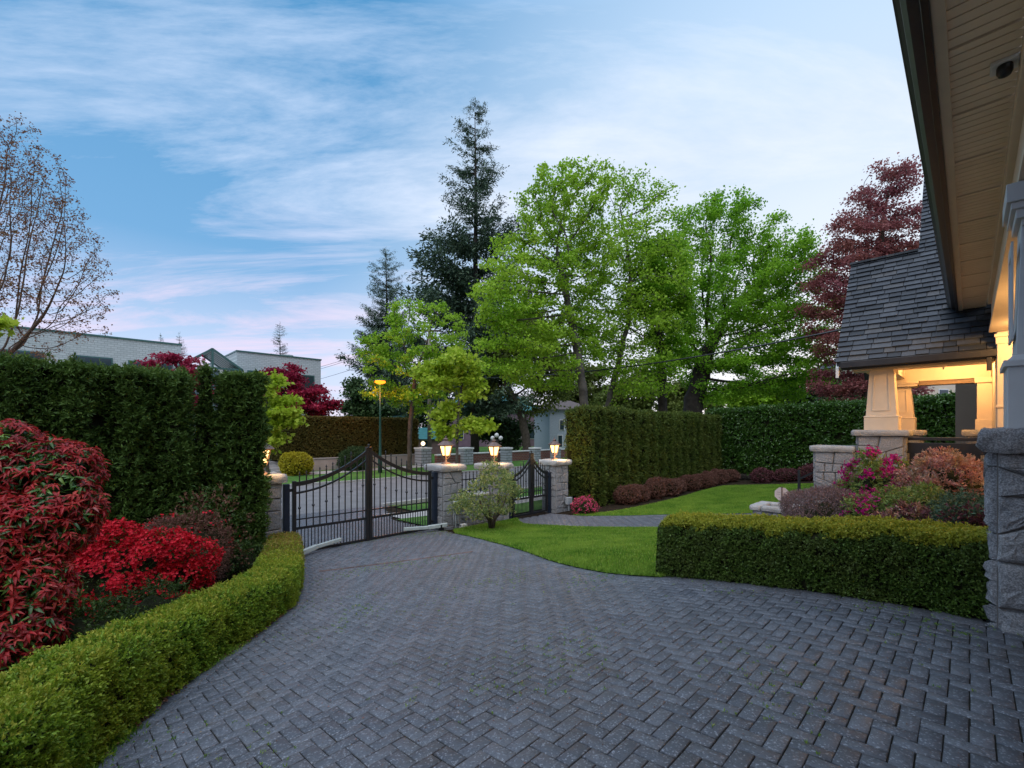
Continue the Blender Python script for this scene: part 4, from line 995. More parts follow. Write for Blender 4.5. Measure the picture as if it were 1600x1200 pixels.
# ------------------------------------------------------------------ shrubs
def mound(rx, ry, h, seed, amp=.14, freq=4, base=-.15, sub=ICO4):
    V, T = sub; V = V.copy()*(1+amp*fnoise(V, freq, seed))[:, None]; V = V*np.array([rx, ry, h*.56])+np.array([0,0,h*.47])
    V[:, 2] = np.maximum(V[:, 2], base); return V, T
def shrub(name, label, cat, u, w, rx, ry, h, mat, n, K, L, Wd, seed, slen=.06, inset=.10, group=None, flowers=None, flat=1, amp=.14, up=.3, part='foliage', rnd_=.6, shape='diamond', z=None, extra=None, core=.8, fold=.25):
    t = place(name, label, cat, u, w, z, group); V, T = mound(rx, ry, h, seed, amp)
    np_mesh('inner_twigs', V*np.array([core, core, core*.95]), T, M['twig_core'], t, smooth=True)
    P, Nn = sample(V, T, n); P = P-Nn*(RNG.random((n, 1))**1.5*inset)
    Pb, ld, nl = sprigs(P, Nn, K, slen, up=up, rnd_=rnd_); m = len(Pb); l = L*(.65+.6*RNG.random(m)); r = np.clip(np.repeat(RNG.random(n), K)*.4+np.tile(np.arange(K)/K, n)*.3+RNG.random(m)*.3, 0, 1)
    if extra:      # a second leaf colour on part of the plant: (material, test on position)
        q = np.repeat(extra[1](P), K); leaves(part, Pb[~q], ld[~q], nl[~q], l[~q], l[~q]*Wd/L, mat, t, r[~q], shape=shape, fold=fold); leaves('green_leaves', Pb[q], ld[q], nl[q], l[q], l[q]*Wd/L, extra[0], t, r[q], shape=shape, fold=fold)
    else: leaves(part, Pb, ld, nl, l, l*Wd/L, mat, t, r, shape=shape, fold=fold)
    if flowers:    # (material, clusters, blossoms per cluster, petal length, cluster radius, chooser)
        fm, nc, nb, pl, cr, ch = flowers; P, Nn = sample(V, T, nc*4); k = ch(P) if ch else np.ones(len(P), bool); P, Nn = P[k][:nc], Nn[k][:nc]; nc = len(P)
        c = P[:, None]+RNG.normal(size=(nc, nb, 3))*cr*.5+Nn[:, None]*.02; D = nrm(Nn[:, None]+RNG.normal(size=(nc, nb, 3))*.45)
        c = c.reshape(-1, 3); D = D.reshape(-1, 3); s1 = nrm(np.cross(D, rand_dir(len(D)))); s2 = np.cross(D, s1); pp = []; pd = []; pn = []
        for q in range(5):
            a = 2*math.pi*q/5; o = s1*math.cos(a)+s2*math.sin(a); pp.append(c); pd.append(o*.85+D*.5); pn.append(D-o*.4)
        leaves('blossoms', np.concatenate(pp), np.concatenate(pd), np.concatenate(pn), pl, pl*.75, fm, t, np.tile(RNG.random(len(c)), 5), fold=-.1)
    return t
M['phot_red'] = leaf_mat('red_leaf', [(0, (.07,.010,.010)), (.3, (.20,.018,.018)), (.6, (.44,.03,.03)), (.85, (.55,.08,.05)), (1, (.62,.27,.25))], .35, .42, (.52,.02,.025), 1.6, spec=.3)
M['phot_green'] = leaf_mat('deep_green_leaf', [(0, (.02,.06,.012)), (.6, (.06,.16,.025)), (1, (.20,.32,.05))], .25, .35, spec=.5)
M['azalea_leaf'] = leaf_mat('azalea_leaf', [(0, (.02,.045,.012)), (1, (.07,.12,.02))], .2, .5)
M['red_bloom'] = leaf_mat('red_blossom', [(0, (.42,.006,.02)), (.6, (.70,.012,.03)), (1, (.85,.05,.08))], .35, .6)
M['rust_leaf'] = leaf_mat('rust_leaf', [(0, (.07,.04,.025)), (.5, (.16,.075,.05)), (.8, (.22,.12,.06)), (1, (.12,.15,.04))], .25, .6)
M['pink_bloom'] = leaf_mat('pink_blossom', [(0, (.50,.03,.12)), (1, (.75,.12,.22))], .35, .6)
M['magenta_bloom'] = leaf_mat('magenta_blossom', [(0, (.34,.008,.12)), (1, (.58,.03,.26))], .35, .6)
M['copper_leaf'] = leaf_mat('copper_leaf', [(0, (.20,.06,.055)), (.35, (.42,.15,.14)), (.7, (.60,.32,.29)), (1, (.72,.54,.50))], .35, .35, (.26,.28,.10), 5, spec=.5)
M['lime_leaf'] = leaf_mat('lime_leaf', [(0, (.07,.13,.03)), (.5, (.20,.28,.06)), (1, (.42,.45,.15))], .3, .45)
M['plum_leaf'] = leaf_mat('plum_leaf', [(0, (.05,.02,.025)), (.5, (.14,.045,.05)), (1, (.28,.12,.14))], .2, .45)
M['sage_leaf'] = leaf_mat('blue_green_leaf', [(0, (.03,.07,.045)), (.6, (.09,.16,.09)), (1, (.20,.28,.16))], .2, .5)
M['heather'] = leaf_mat('mauve_heather', [(0, (.10,.08,.05)), (.5, (.22,.14,.13)), (1, (.34,.24,.27))], .2, .7)
M['rust2_leaf'] = leaf_mat('dusty_rose_leaf', [(0, (.08,.05,.03)), (.5, (.18,.08,.06)), (1, (.27,.14,.10))], .25, .6)
# large red whorled bush, front left
def whorl_bush(label, u, w, blobs, n, z=None):
    t = place('photinia_bush', label, 'bush', u, w, z); Vs = []; Ts = []; k = 0
    for i, (x, y, zc, rx, ry, rz) in enumerate(blobs):
        V, T = ICO4; V = V*(1+.16*fnoise(V, 4, 40+i))[:, None]*np.array([rx, ry, rz])+np.array([x, y, zc]); Vs.append(V); Ts.append(T+k); k += len(V)
    V = np.concatenate(Vs); T = np.concatenate(Ts)
    cm = MB(); br = random.Random(4)
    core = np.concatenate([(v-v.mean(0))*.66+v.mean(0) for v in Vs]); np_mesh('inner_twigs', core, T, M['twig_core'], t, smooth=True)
    P, Nn = sample(V, T, n); keep = P[:, 2] > .02; P, Nn = P[keep], Nn[keep]; n = len(P)
    for pname, matn, P_, N_, per, Lf, spread in (('red_leaves', 'phot_red', None, None, 8, .062, 1), ('green_leaves', 'phot_green', None, None, 6, .072, 1)):
        q = (fnoise(P, 3.2, 77)*1.7+(P[:, 2]-.95)*.8+RNG.normal(size=n)*.3 > .03)
        sel = q if pname == 'red_leaves' else np.ones(n, bool)
        p, nn = P[sel], Nn[sel]
        if pname == 'green_leaves': p = p-nn*(.02+.12*RNG.random((len(p), 1)))
        else: p = p-nn*(.05*RNG.random((len(p), 1)))
        ax = nrm(nn*.55+np.array([0,0,.75])+RNG.normal(size=p.shape)*.3); s1 = nrm(np.cross(ax, rand_dir(len(p)))); s2 = np.cross(ax, s1)
        PP, DD, NN, RR = [], [], [], []; base = RNG.random(len(p))
        for j in range(per):
            a = 2*math.pi*j/per*1.0+RNG.random((len(p), 1))*.8; o = s1*np.cos(a)+s2*np.sin(a); tilt = -.35+1.2*RNG.random((len(p), 1))**1.3
            PP.append(p+ax*(.02*RNG.random((len(p), 1)))); DD.append(nrm(o*(1-tilt*.4)+ax*tilt*.75)); NN.append(ax-o*.2+RNG.normal(size=p.shape)*.15); RR.append(base*.65+RNG.random(len(p))*.35)
        m = len(p)*per; L = Lf*(.6+.6*RNG.random(m))
        leaves(pname, np.concatenate(PP), np.concatenate(DD), np.concatenate(NN), L, L*.32, M[matn], t, np.concatenate(RR), shape='long', droop=.5, fold=.35)
    return t
bu, bw = G(-20, 1040)
def rel(px, py, Y, o):
    q = np.array(at(px, py, Y))-np.array(o); c, s = math.cos(-ANG), math.sin(-ANG); return (q[0]*c-q[1]*s, q[0]*s+q[1]*c, q[2])
bo = tuple(P3(bu, bw, float(hz(bu, bw))))
def bb(px, py, Y, rp, rpy=None, rd=.35): x, y, z = rel(px, py, Y, bo); r = rp*Y/F; return (x, y, z, r, r if rd is None else rd, (rpy or rp)*Y/F)
whorl_bush('large bush of whorled glossy red leaves over green ones in the left foreground', bu, bw,
    [bb(-30, 760, 3.9, 100, 95, .5), bb(68, 740, 4.0, 66, 55, .4), bb(45, 830, 3.7, 74, 60, .4), bb(98, 795, 3.9, 50, 66, .35), bb(30, 920, 3.5, 68, 60, .4), bb(68, 940, 3.5, 40, 42, .25), bb(-40, 900, 3.4, 90, 110, .4), bb(0, 700, 3.9, 55, 42, .35), bb(20, 1000, 3.3, 60, 50, .3)], 4200)
def sh(name, label, cat, px, py, wpx, hpx, *a, **k):
    """size a shrub from how wide and tall it stands in view"""
    u, w = G(px, py); x, y = xy(u, w); r = wpx*y/F/2; return shrub(name, label, cat, u, w, r, k.pop('ry', r*.8), hpx*y/F, *a, **k)
def sh2(name, label, cat, px, w, wpx, top, *a, **k):
    u = ray_w(px, w); x, y = xy(u, w); r = wpx*y/F/2; h = CAMZ-(top-HY)/F*y-float(hz(u, w))
    return shrub(name, label, cat, u, w, r, k.pop('ry', r*.8), h, *a, **k)
sh2('azalea', 'azalea smothered in bright red blossom behind the curved hedge', 'azalea', 212, 7.3, 185, 848, M['azalea_leaf'], 2600, 5, .03, .014, 5, flowers=(M['red_bloom'], 2200, 6, .021, .05, lambda P: fnoise(P*np.array([1,1,2.4]), 9, 4)+(P[:, 2]-.75)*.9+.3*RNG.normal(size=len(P)) > -.22), amp=.42)
sh2('azalea', 'rust-leaved azalea with a few red blossoms, right of the bright red one', 'azalea', 280, 7.95, 140, 806, M['rust2_leaf'], 4200, 5, .026, .012, 6, flowers=(M['red_bloom'], 60, 3, .02, .05, lambda P: P[:, 2] > .3), amp=.2)
sh2('rose_bush', 'loose bush of green and coppery leaves against the foot of the cedar hedge', 'bush', 322, 8.3, 115, 772, M['rust_leaf'], 700, 4, .055, .03, 7, slen=.14, inset=.3, amp=.35, core=.6, extra=(M['azalea_leaf'], lambda P: RNG.random(len(P)) < .5))
sh2('small_shrub', 'low dark green shrub between the red bush and the curved hedge', 'shrub', 120, 5.0, 150, 950, M['azalea_leaf'], 1500, 5, .03, .013, 18, amp=.3)
sh2('small_shrub', 'low dark green shrub just below the bright red azalea', 'shrub', 225, 5.9, 140, 922, M['azalea_leaf'], 1300, 5, .03, .013, 19, amp=.3)
sh2('small_shrub', 'small dark green shrub at the foot of the cedar column', 'shrub', 385, 8.4, 62, 850, M['azalea_leaf'], 900, 4, .04, .02, 8)
# small variegated tree by the gate wall
u, w = G(768, 828); x, y = xy(u, w)
t = place('pieris_bush', 'small multi-stemmed variegated bush on the lawn in front of the gate wall', 'bush', u, w)
stems = MB(); tips = []; rs = random.Random(3)
for i in range(8):
    a = rs.uniform(0, 6.28); r = rs.uniform(.25, .62); h = rs.uniform(.72, 1.1); pts = [(math.cos(a)*.03, math.sin(a)*.03, 0), (math.cos(a)*r*.22, math.sin(a)*r*.22, .28), (math.cos(a)*r*.65, math.sin(a)*r*.65, .52), (math.cos(a)*r, math.sin(a)*r, h)]
    stems.tube(pts, [.045, .032, .022, .008], 6)
stems.build('stem', M['bark'], t, smooth=True)
V, T = mound(.86, .62, .9, 9, .6, 4, -1); V = V+np.array([0,0,.52]); P, Nn = sample(V, T, 1500); P = P-Nn*RNG.random((1500, 1))*.32
Pb, ld, nl = sprigs(P, Nn, 7, .06, up=.3); m = len(Pb); l = .07*(.6+.6*RNG.random(m)); leaves('foliage', Pb, ld, nl, l, l*.30, leaf_mat('variegated_leaf', [(0, (.07,.13,.05)), (.5, (.20,.28,.09)), (.8, (.48,.50,.16)), (1, (.68,.62,.25))], .35, .4), t, np.repeat(RNG.random(1500), 7)*.4+RNG.random(m)*.6)
# row of azaleas at the foot of the cedar hedge
row = shrub('azalea', 'rust-brown clipped azalea in the row along the foot of the long cedar hedge', 'azalea', 14.9, 9.0, .55, .45, .62, M['rust2_leaf'], 1900, 4, .055, .028, 12, group='rust-brown azaleas under the cedar hedge', amp=.12)
def copy_tree(o, parent=None):
    c = o.copy(); C.objects.link(c); c.parent = parent
    for ch in list(o.children): copy_tree(ch, c)
    return c
def rep(src, u, w, s, rz, label=None, group=None):
    o = copy_tree(src); x, y = xy(u, w); o.location = (x, y, float(hz(u, w))); o.rotation_euler.z = rz; o.scale = s
    if label: o['label'] = label
    if group: o['group'] = group
    return o
rs = random.Random(8)
for i, u in enumerate((15.8, 16.75, 17.7, 18.7, 19.7, 20.8, 21.9, 23.0, 24.1)):
    k = rs.uniform(.85, 1.15); rep(row, u, 8.95-.03*i+rs.uniform(-.1, .1), (k, k, rs.uniform(.85, 1.2)), rs.uniform(0, 6))
r2 = shrub('azalea', 'dull mauve-brown shrub in the row along the foot of the laurel hedge', 'azalea', 24.4, 7.2, .62, .5, .62, M['plum_leaf'], 1500, 4, .06, .03, 13, group='mauve-brown shrubs under the laurel hedge')
for i in range(8): rep(r2, 24.5+rs.uniform(-.1, .1), 6.1-1.05*i, (1, rs.uniform(.9, 1.1), rs.uniform(.8, 1.1)), rs.uniform(0, 6))
sh('azalea', 'small round azalea covered in pink blossom beside the end gate pillar', 'azalea', 914, 802, 42, 23, M['azalea_leaf'], 700, 4, .03, .015, 14, flowers=(M['pink_bloom'], 170, 4, .03, .06, None))
# bed in front of the porch
def bed(name, label, cat, px, Y, wpx, hpx, top, *a, **k):
    x = (px-800)/F*Y; u = A[0]*x+A[1]*Y; w = B[0]*x+B[1]*Y; zt = CAMZ-(top-HY)/F*Y; h = hpx*Y/F; r = wpx*Y/F/2
    z0 = float(hz(u, w)); h2 = max(h, zt-z0)
    return shrub(name, label, cat, u, w, r, k.pop('ry', r*.8), h2, *a, **k)
bed('heather', 'low mauve-brown heather mound at the left end of the porch bed', 'heather', 1300, 7.4, 160, 60, 768, M['heather'], 7000, 6, .034, .009, 21, slen=.07, amp=.25, core=.7)
bed('heather', 'dusky purple heather against the foot of the stepped stone wall', 'heather', 1335, 8.6, 75, 60, 757, M['heather'], 4500, 6, .034, .008, 22, slen=.08, amp=.3, core=.65)
bed('rhododendron', 'loose rhododendron with clusters of magenta blossom before the stone pier', 'rhododendron', 1370, 7.6, 105, 100, 738, M['lime_leaf'], 900, 6, .07, .022, 23, amp=.34, flowers=(M['magenta_bloom'], 46, 22, .034, .085, lambda P: (P[:, 2] > .4)), inset=.25)
bed('rhododendron', 'short azalea with a few magenta blossoms just behind the dark box hedge', 'rhododendron', 1362, 6.4, 80, 60, 790, M['lime_leaf'], 700, 5, .05, .016, 24, amp=.3, flowers=(M['magenta_bloom'], 26, 10, .024, .08, lambda P: P[:, 2] > .3))
bed('pieris_bush', 'broad bush of glossy copper-pink leaves under the porch railing', 'bush', 1478, 6.9, 145, 110, 716, M['copper_leaf'], 2800, 6, .055, .019, 25, amp=.28, rnd_=.5)
bed('pieris_bush', 'pale yellow-green leaved bush in the middle of the porch bed', 'bush', 1428, 6.1, 110, 60, 764, M['lime_leaf'], 1500, 6, .05, .016, 26, amp=.26)
bed('nandina', 'blue-green feathery bush beside the stone pier at the right of the bed', 'bush', 1500, 5.3, 90, 60, 772, M['sage_leaf'], 1300, 6, .04, .012, 27, amp=.28)
bed('nandina', 'low bush of dark plum and green leaves behind the box hedge, by the pier', 'bush', 1520, 4.9, 85, 40, 797, M['plum_leaf'], 900, 7, .055, .017, 28, amp=.3, extra=(M['sage_leaf'], lambda P: RNG.random(len(P)) < .35))
bed('nandina', 'low bush of reddish and pink leaves behind the middle of the box hedge', 'bush', 1415, 5.7, 95, 40, 795, M['copper_leaf'], 800, 7, .05, .016, 29, amp=.3, extra=(M['plum_leaf'], lambda P: RNG.random(len(P)) < .5))
#@@FAR
# ------------------------------------------------------------------ trees
M['maple'] = leaf_mat('spring_maple_leaf', [(0, (.11,.25,.012)), (.5, (.25,.46,.025)), (.85, (.38,.59,.05)), (1, (.52,.65,.10))], .5, .5, (.45,.62,.06), .28)
M['maple2'] = leaf_mat('deep_maple_leaf', [(0, (.075,.21,.010)), (.5, (.17,.40,.02)), (.9, (.30,.55,.04)), (1, (.40,.60,.06))], .5, .5, (.34,.56,.04), .25)
M['fresh'] = leaf_mat('fresh_yellow_green_leaf', [(0, (.24,.36,.02)), (.5, (.40,.54,.04)), (1, (.55,.62,.09))], .5, .5)
M['olive'] = leaf_mat('olive_leaf', [(0, (.05,.08,.015)), (.5, (.10,.14,.025)), (1, (.17,.21,.045))], .35, .6, (.14,.16,.03), .3)
M['copper_beech'] = leaf_mat('copper_beech_leaf', [(0, (.15,.04,.055)), (.5, (.28,.085,.10)), (1, (.42,.16,.16))], .45, .5, (.38,.16,.11), .5)
M['red_maple'] = leaf_mat('crimson_maple_leaf', [(0, (.13,.006,.025)), (.5, (.30,.015,.05)), (1, (.48,.04,.09))], .35, .5)
M['bronze'] = leaf_mat('bronze_bud_leaf', [(0, (.14,.06,.035)), (.6, (.28,.13,.07)), (1, (.36,.24,.08))], .35, .6)
M['conifer'] = leaf_mat('conifer_needles', [(0, (.04,.07,.05)), (.6, (.09,.145,.09)), (1, (.16,.22,.13))], .15, .7)
M['conifer2'] = leaf_mat('dark_evergreen', [(0, (.02,.045,.018)), (.6, (.05,.095,.03)), (1, (.10,.15,.05))], .15, .7)
M['bark_dark'] = plain('dark_bark', (.035,.028,.022), .95, .5, 4, bmp=.8, bscale=10)
def gxy(px, Y):
    x = (px-800)/F*Y; return (x, Y, float(hxy(x, Y)))
def tree(name, label, cat, bpx, Y, trunk, blobs, natt, step, lm, bm, nleaf, ls, rt, r0=.014, spread=.3, base=None, **k):
    """trunk: [(px,py)] upward; blobs: [(px,py,rpx,rpy[,dY])] crown masses as they stand, all at distance Y"""
    b = np.array(base if base else gxy(bpx, Y)); tp = [np.zeros(3)]+[np.array(at(p[0], p[1], Y+(p[2] if len(p) > 2 else 0)))-b for p in trunk]
    dense = [tp[0]]
    for p, q in zip(tp[:-1], tp[1:]):
        n = max(1, int(np.linalg.norm(q-p)/step)); dense += [p+(q-p)*(i+1)/n+RNG.normal(size=3)*step*.06 for i in range(n)]
    bl = []
    for q in blobs:
        Yq = Y+(q[4] if len(q) > 4 else 0); c = np.array(at(q[0], q[1], Yq))-b; rx, rz = q[2]*Yq/F, q[3]*Yq/F; bl.append((*c, rx, max(rx, rz)*.85 if len(q) < 6 else q[5], rz))
    return make_tree(name, label, cat, tuple(b), dense, bl, natt, step, lm, bm, nleaf, ls, r0, rt, spread=spread, **k)
tree('maple_tree', 'tall leaning spring-green maple with an open crown behind the cedar hedge', 'tree', 921, 21.7, [(915,650),(905,570),(895,510),(884,460),(876,420)],
     [(790,470,58,80,-1),(800,495,62,70,-1),(868,335,72,80),(935,285,40,42),(845,440,90,75),(905,400,70,80,1),(775,545,50,60,-1),(840,560,80,60),(905,300,45,50),(800,400,45,50),(880,530,90,60,1.5)], 2000, .30, M['maple'], M['bark_grey'], 38000, .125, .22, bare=.2, spread=.18, kill=.5, infl=3.2, lw=.95)
tree('maple_tree', 'slender open-topped maple between the leaning one and the broad one', 'tree', 930, 24.5, [(945,650),(968,560),(982,500),(985,440),(980,380),(968,320)],
     [(965,300,38,45),(1010,310,42,42),(985,400,60,70),(950,500,70,70),(1020,480,50,80),(1000,580,70,50),(1040,390,34,44),(1050,450,40,50)], 1300, .32, M['maple'], M['bark_grey'], 20000, .135, .16, bare=.2, kill=.55, infl=3.4, spread=.3, lw=.95)
tree('maple_tree', 'broad dense green maple with several thick dark stems behind the hedge corner', 'tree', 1078, 28.5, [(1080,660),(1084,625),(1095,590),(1102,555)],
     [(1125,350,62,58),(1190,380,70,60),(1085,440,55,75),(1160,470,100,80),(1235,420,60,55),(1245,520,75,75),(1140,570,90,50),(1255,410,38,42),(1210,590,90,42),(1060,540,50,60),(1130,610,60,28),(1075,370,42,50),(1262,480,50,50),(1265,570,45,45),(1215,440,60,60),(1100,520,60,50),(1180,540,70,50)], 2200, .40, M['maple2'], M['bark_dark'], 72000, .14, .58, bare=.1, spread=.27, kill=.65, infl=4.2, lw=.95)
tree('street_tree', 'straight dark-barked street tree between the broad maple and the slender one', 'tree', 1035, 25.5, [(1036,640),(1034,580),(1028,520),(1030,470)],
     [(1045,400,45,50),(1030,470,55,60),(1040,540,50,45),(1015,420,35,45)], 280, .45, M['maple2'], M['bark_dark'], 18000, .14, .26, spread=.25, lw=.95)
tree('street_tree', 'forked grey-trunked street tree seen through the gap between lantern pillars', 'tree', 822, 41, [(820,680),(817,650),(800,620),(790,600)],
     [(800,560,60,50),(850,570,60,50),(820,510,60,40),(760,600,35,30),(870,620,30,30)], 420, .8, M['olive'], M['bark'], 15000, .26, .42, spread=.5, r0=.03, lw=.9)
tree('copper_beech', 'dark purple-leaved beech rising behind the shingled porch roof', 'tree', 1350, 24, [(1355,600),(1362,520),(1372,420),(1380,340)],
     [(1383,300,48,52),(1355,360,55,50),(1410,380,55,60),(1310,430,45,50),(1340,450,55,50),(1305,530,42,52),(1340,580,50,45),(1295,610,36,28),(1292,480,36,46),(1320,380,40,34),(1400,290,35,35),(1420,430,40,50)], 1500, .36, M['copper_beech'], M['bark'], 46000, .12, .24, bare=.15, spread=.24, kill=.6, infl=4)
tree('bronze_maple', 'half-bare tree with tiny bronze leaves fanning up behind the left hedge', 'tree', -46, 9.2, [(-46,640)],
     [(-20,300,70,120),(45,300,55,100),(85,380,55,90),(120,450,55,70),(60,470,80,80),(-40,420,90,100),(135,515,40,28),(20,210,40,40),(20,560,90,35),(60,330,50,90),(0,230,40,60)], 3600, .09, M['bronze'], M['bark_tan'], 17000, .04, .09, r0=.0028, spread=.05, bare=.2, lw=.7, leaf_r=.006)
tree('young_maple', 'young bright yellow-green maple leaning out beside the left cedar column', 'tree', 418, 12.6, [(417,700),(415,660),(418,620)],
     [(425,600,24,24),(440,640,32,30),(415,650,28,40),(460,650,18,26),(432,680,30,20)], 170, .16, M['fresh'], M['bark'], 2600, .13, .05, r0=.006, spread=.10, shape='maple', lw=1.0)
tree('green_maple', 'bright green maple at the left edge beyond the end of the cedar hedge', 'tree', -60, 7.5, [(-60,640),(-50,560)],
     [(-28,500,40,22),(-35,560,40,50),(-30,630,32,60)], 150, .14, M['fresh'], M['bark'], 2200, .11, .06, r0=.006, spread=.10, shape='maple', lw=1.0)
tree('young_maple', 'slender young street maple with drooping fresh leaves above the lit lanterns', 'tree', 714, 17.5, [(714,700),(716,640),(722,600)],
     [(690,590,36,26),(740,600,24,26),(715,565,40,24),(752,664,26,17),(684,660,16,26),(700,630,20,20),(660,580,20,22)], 260, .2, M['fresh'], M['bark_grey'], 4600, .16, .06, r0=.008, spread=.14, shape='maple', lw=1.0)
tree('street_tree', 'spreading light green street tree behind the lit street lamp', 'tree', 640, 29, [(640,680),(645,620),(650,580)],
     [(640,500,45,35),(600,550,45,40),(690,530,50,50),(650,570,60,40),(585,600,35,35),(710,590,40,30),(640,620,50,26),(680,475,28,22)], 900, .4, M['maple'], M['bark'], 13500, .15, .15, r0=.015, spread=.2, lw=.95, bare=.35)
tree('crimson_maple', 'broad crimson maple in front of the pale brick building', 'tree', 470, 30, [(470,680),(468,655),(465,640)],
     [(450,620,48,36),(440,590,32,28),(490,630,40,26),(425,600,22,26),(460,575,14,12),(515,635,18,14)], 420, .4, M['red_maple'], M['bark_dark'], 20000, .15, .2, r0=.02, spread=.25, flat=.35)
tree('crimson_maple', 'small crimson maple showing above the left cedar hedge', 'tree', 285, 23, [(285,700),(280,640),(275,600)],
     [(262,560,38,12),(300,565,18,14),(315,615,22,30),(280,590,50,22)], 260, .35, M['red_maple'], M['bark_dark'], 7000, .13, .12, r0=.015, spread=.22, flat=.35)
def bush_tree(label, px, Y, blobs, lm, n, ls, nat=160, name='background_tree', rt=.25, group=None):
    return tree(name, label, 'tree', px, Y, [(px, 660), (px, 640)], blobs, nat, Y/40, lm, M['bark_dark'], n, ls, rt, r0=.03, spread=.55*Y/45, group=group)
bush_tree('dull olive tree behind the brown hedge, left of the street lamp', 560, 48, [(560,625,32,34),(590,640,30,22),(545,640,24,16)], M['conifer2'], 7000, .34)
bush_tree('dark tree between the utility pole and the brown hedge', 665, 50, [(650,640,26,30),(690,640,26,40),(665,600,30,30)], M['conifer2'], 8000, .34)
bush_tree('dark evergreen mass behind the middle lantern', 775, 46, [(760,660,36,36),(800,668,34,30),(740,640,26,30)], M['conifer2'], 10000, .3)
bush_tree('olive tree behind the pale house with shutters', 905, 62, [(900,600,50,40),(870,630,26,26),(930,620,40,36)], M['olive'], 9000, .42)
bush_tree('olive tree low behind the slender maple', 985, 56, [(980,620,50,34),(1010,600,40,34)], M['olive'], 9000, .4)
bush_tree('olive tree low between the broad maple and the hedge corner', 1060, 56, [(1055,620,36,34),(1100,630,40,24)], M['olive'], 7000, .4)
bush_tree('yellow-green tree low behind the laurel hedge', 1190, 46, [(1170,620,50,26),(1215,618,50,28)], M['maple'], 9000, .34)
bush_tree('dark green tree low behind the right end of the laurel hedge', 1275, 38, [(1265,620,40,26),(1310,615,50,34),(1360,620,50,30)], M['conifer2'], 10000, .28)
bush_tree('reddish tree seen through the porch above the laurel hedge', 1440, 34, [(1425,600,22,26),(1450,608,14,14)], M['copper_beech'], 3000, .2, 60)
def conifer(name, label, px, top, Y, low, wpx, seed, dens=1.0, mat='conifer', irregular=.35, group=None):
    rs = random.Random(seed); b = gxy(px, Y); H = CAMZ-(top-HY)/F*Y-b[2]; zl = CAMZ-(low-HY)/F*Y-b[2]; Rm = wpx*Y/F/2
    t = thing(name, label, 'conifer', b, 0, group); tr = MB(); tr.tube([(0,0,-.2), (0,0,H*.35), (.1,0,H*.7), (0,0,H*.97)], [H*.0125, H*.009, H*.005, .02], 8)
    PP, DD, NN = [], [], []; z = zl
    while z < H*.985:
        f = (z-zl)/(H-zl); Rz = Rm*((1-f)**.62)*(.86+.14*math.sin(f*9+seed))+.12; nb = 5 if f < .8 else 4
        for k in range(nb):
            a = rs.uniform(0, 6.283); L = Rz*rs.uniform(1-irregular, 1.08); lift = rs.uniform(.0, .35)+f*.5; n = max(3, int(L/(H*.012)))
            pts = []
            for i in range(n+1):
                s = i/n; r = L*s; pts.append((math.cos(a)*r, math.sin(a)*r, z+L*(lift*s*.55-.30*s*(1-s)+.18*s*s)))
            if L > .4: tr.tube([pts[0], pts[n//2], pts[-1]], [H*.0022*(1-f*.6)+.01, .02, .008], 4)
            for i in range(1, n+1):
                for q in range(int(5*dens)):
                    s = rs.uniform(-.5, .5); j = min(n, max(0, i)); p = pts[j]; sd = rs.choice((-1, 1)); sl = L*.24*(1.15-i/n*.35)+H*.008
                    PP.append((p[0]+math.cos(a)*s*L/n, p[1]+math.sin(a)*s*L/n, p[2]))
                    aa = a+sd*rs.uniform(.2, 1.3); DD.append((math.cos(aa)*sl, math.sin(aa)*sl, rs.uniform(-.55, .25)*sl)); NN.append((rs.gauss(0,.6), rs.gauss(0,.6), 1))
        z += H*.021*rs.uniform(.7, 1.4)
    for q in range(12): PP.append((0,0,H*.95+q*H*.004)); DD.append((rs.gauss(0,.1), rs.gauss(0,.1), H*.02)); NN.append((1,0,0))
    tr.build('trunk', M['bark_dark'], t, smooth=True); D = np.array(DD); L = np.linalg.norm(D, axis=1)
    # each spray is broken into a fringe of small needle tufts
    P = np.array(PP); K = 5; tt = RNG.random((len(P), K, 1)); Pk = (P[:, None]+D[:, None]*tt*.8+RNG.normal(size=(len(P), K, 3))*L[:, None, None]*.10).reshape(-1, 3)
    Dk = (nrm(D)[:, None]+RNG.normal(size=(len(P), K, 3))*.55).reshape(-1, 3); Lk = np.repeat(L, K)*(.16+.26*RNG.random(len(Pk)))
    leaves('needles', Pk, Dk, np.repeat(np.array(NN, float), K, 0), Lk, Lk*.34, M[mat], t)
    return t
conifer('fir_tree', 'tallest dark fir towering behind the lantern pillars', 742, 158, 42, 640, 240, 11, 1.8, irregular=.45)
conifer('fir_tree', 'shorter dark fir left of the tallest one, behind the street lamp', 603, 388, 60, 655, 150, 5, 1.8, irregular=.5)
conifer('fir_tree', 'lone distant fir on the skyline above the pale brick building', 437, 504, 85, 580, 38, 7, .8)
conifer('fir_tree', 'distant fir tip on the skyline just right of the left building block', 280, 520, 90, 600, 34, 8, .8)
conifer('fir_tree', 'faint small fir tip on the skyline left of the paired distant tips', 251, 522, 95, 600, 26, 9, .8)
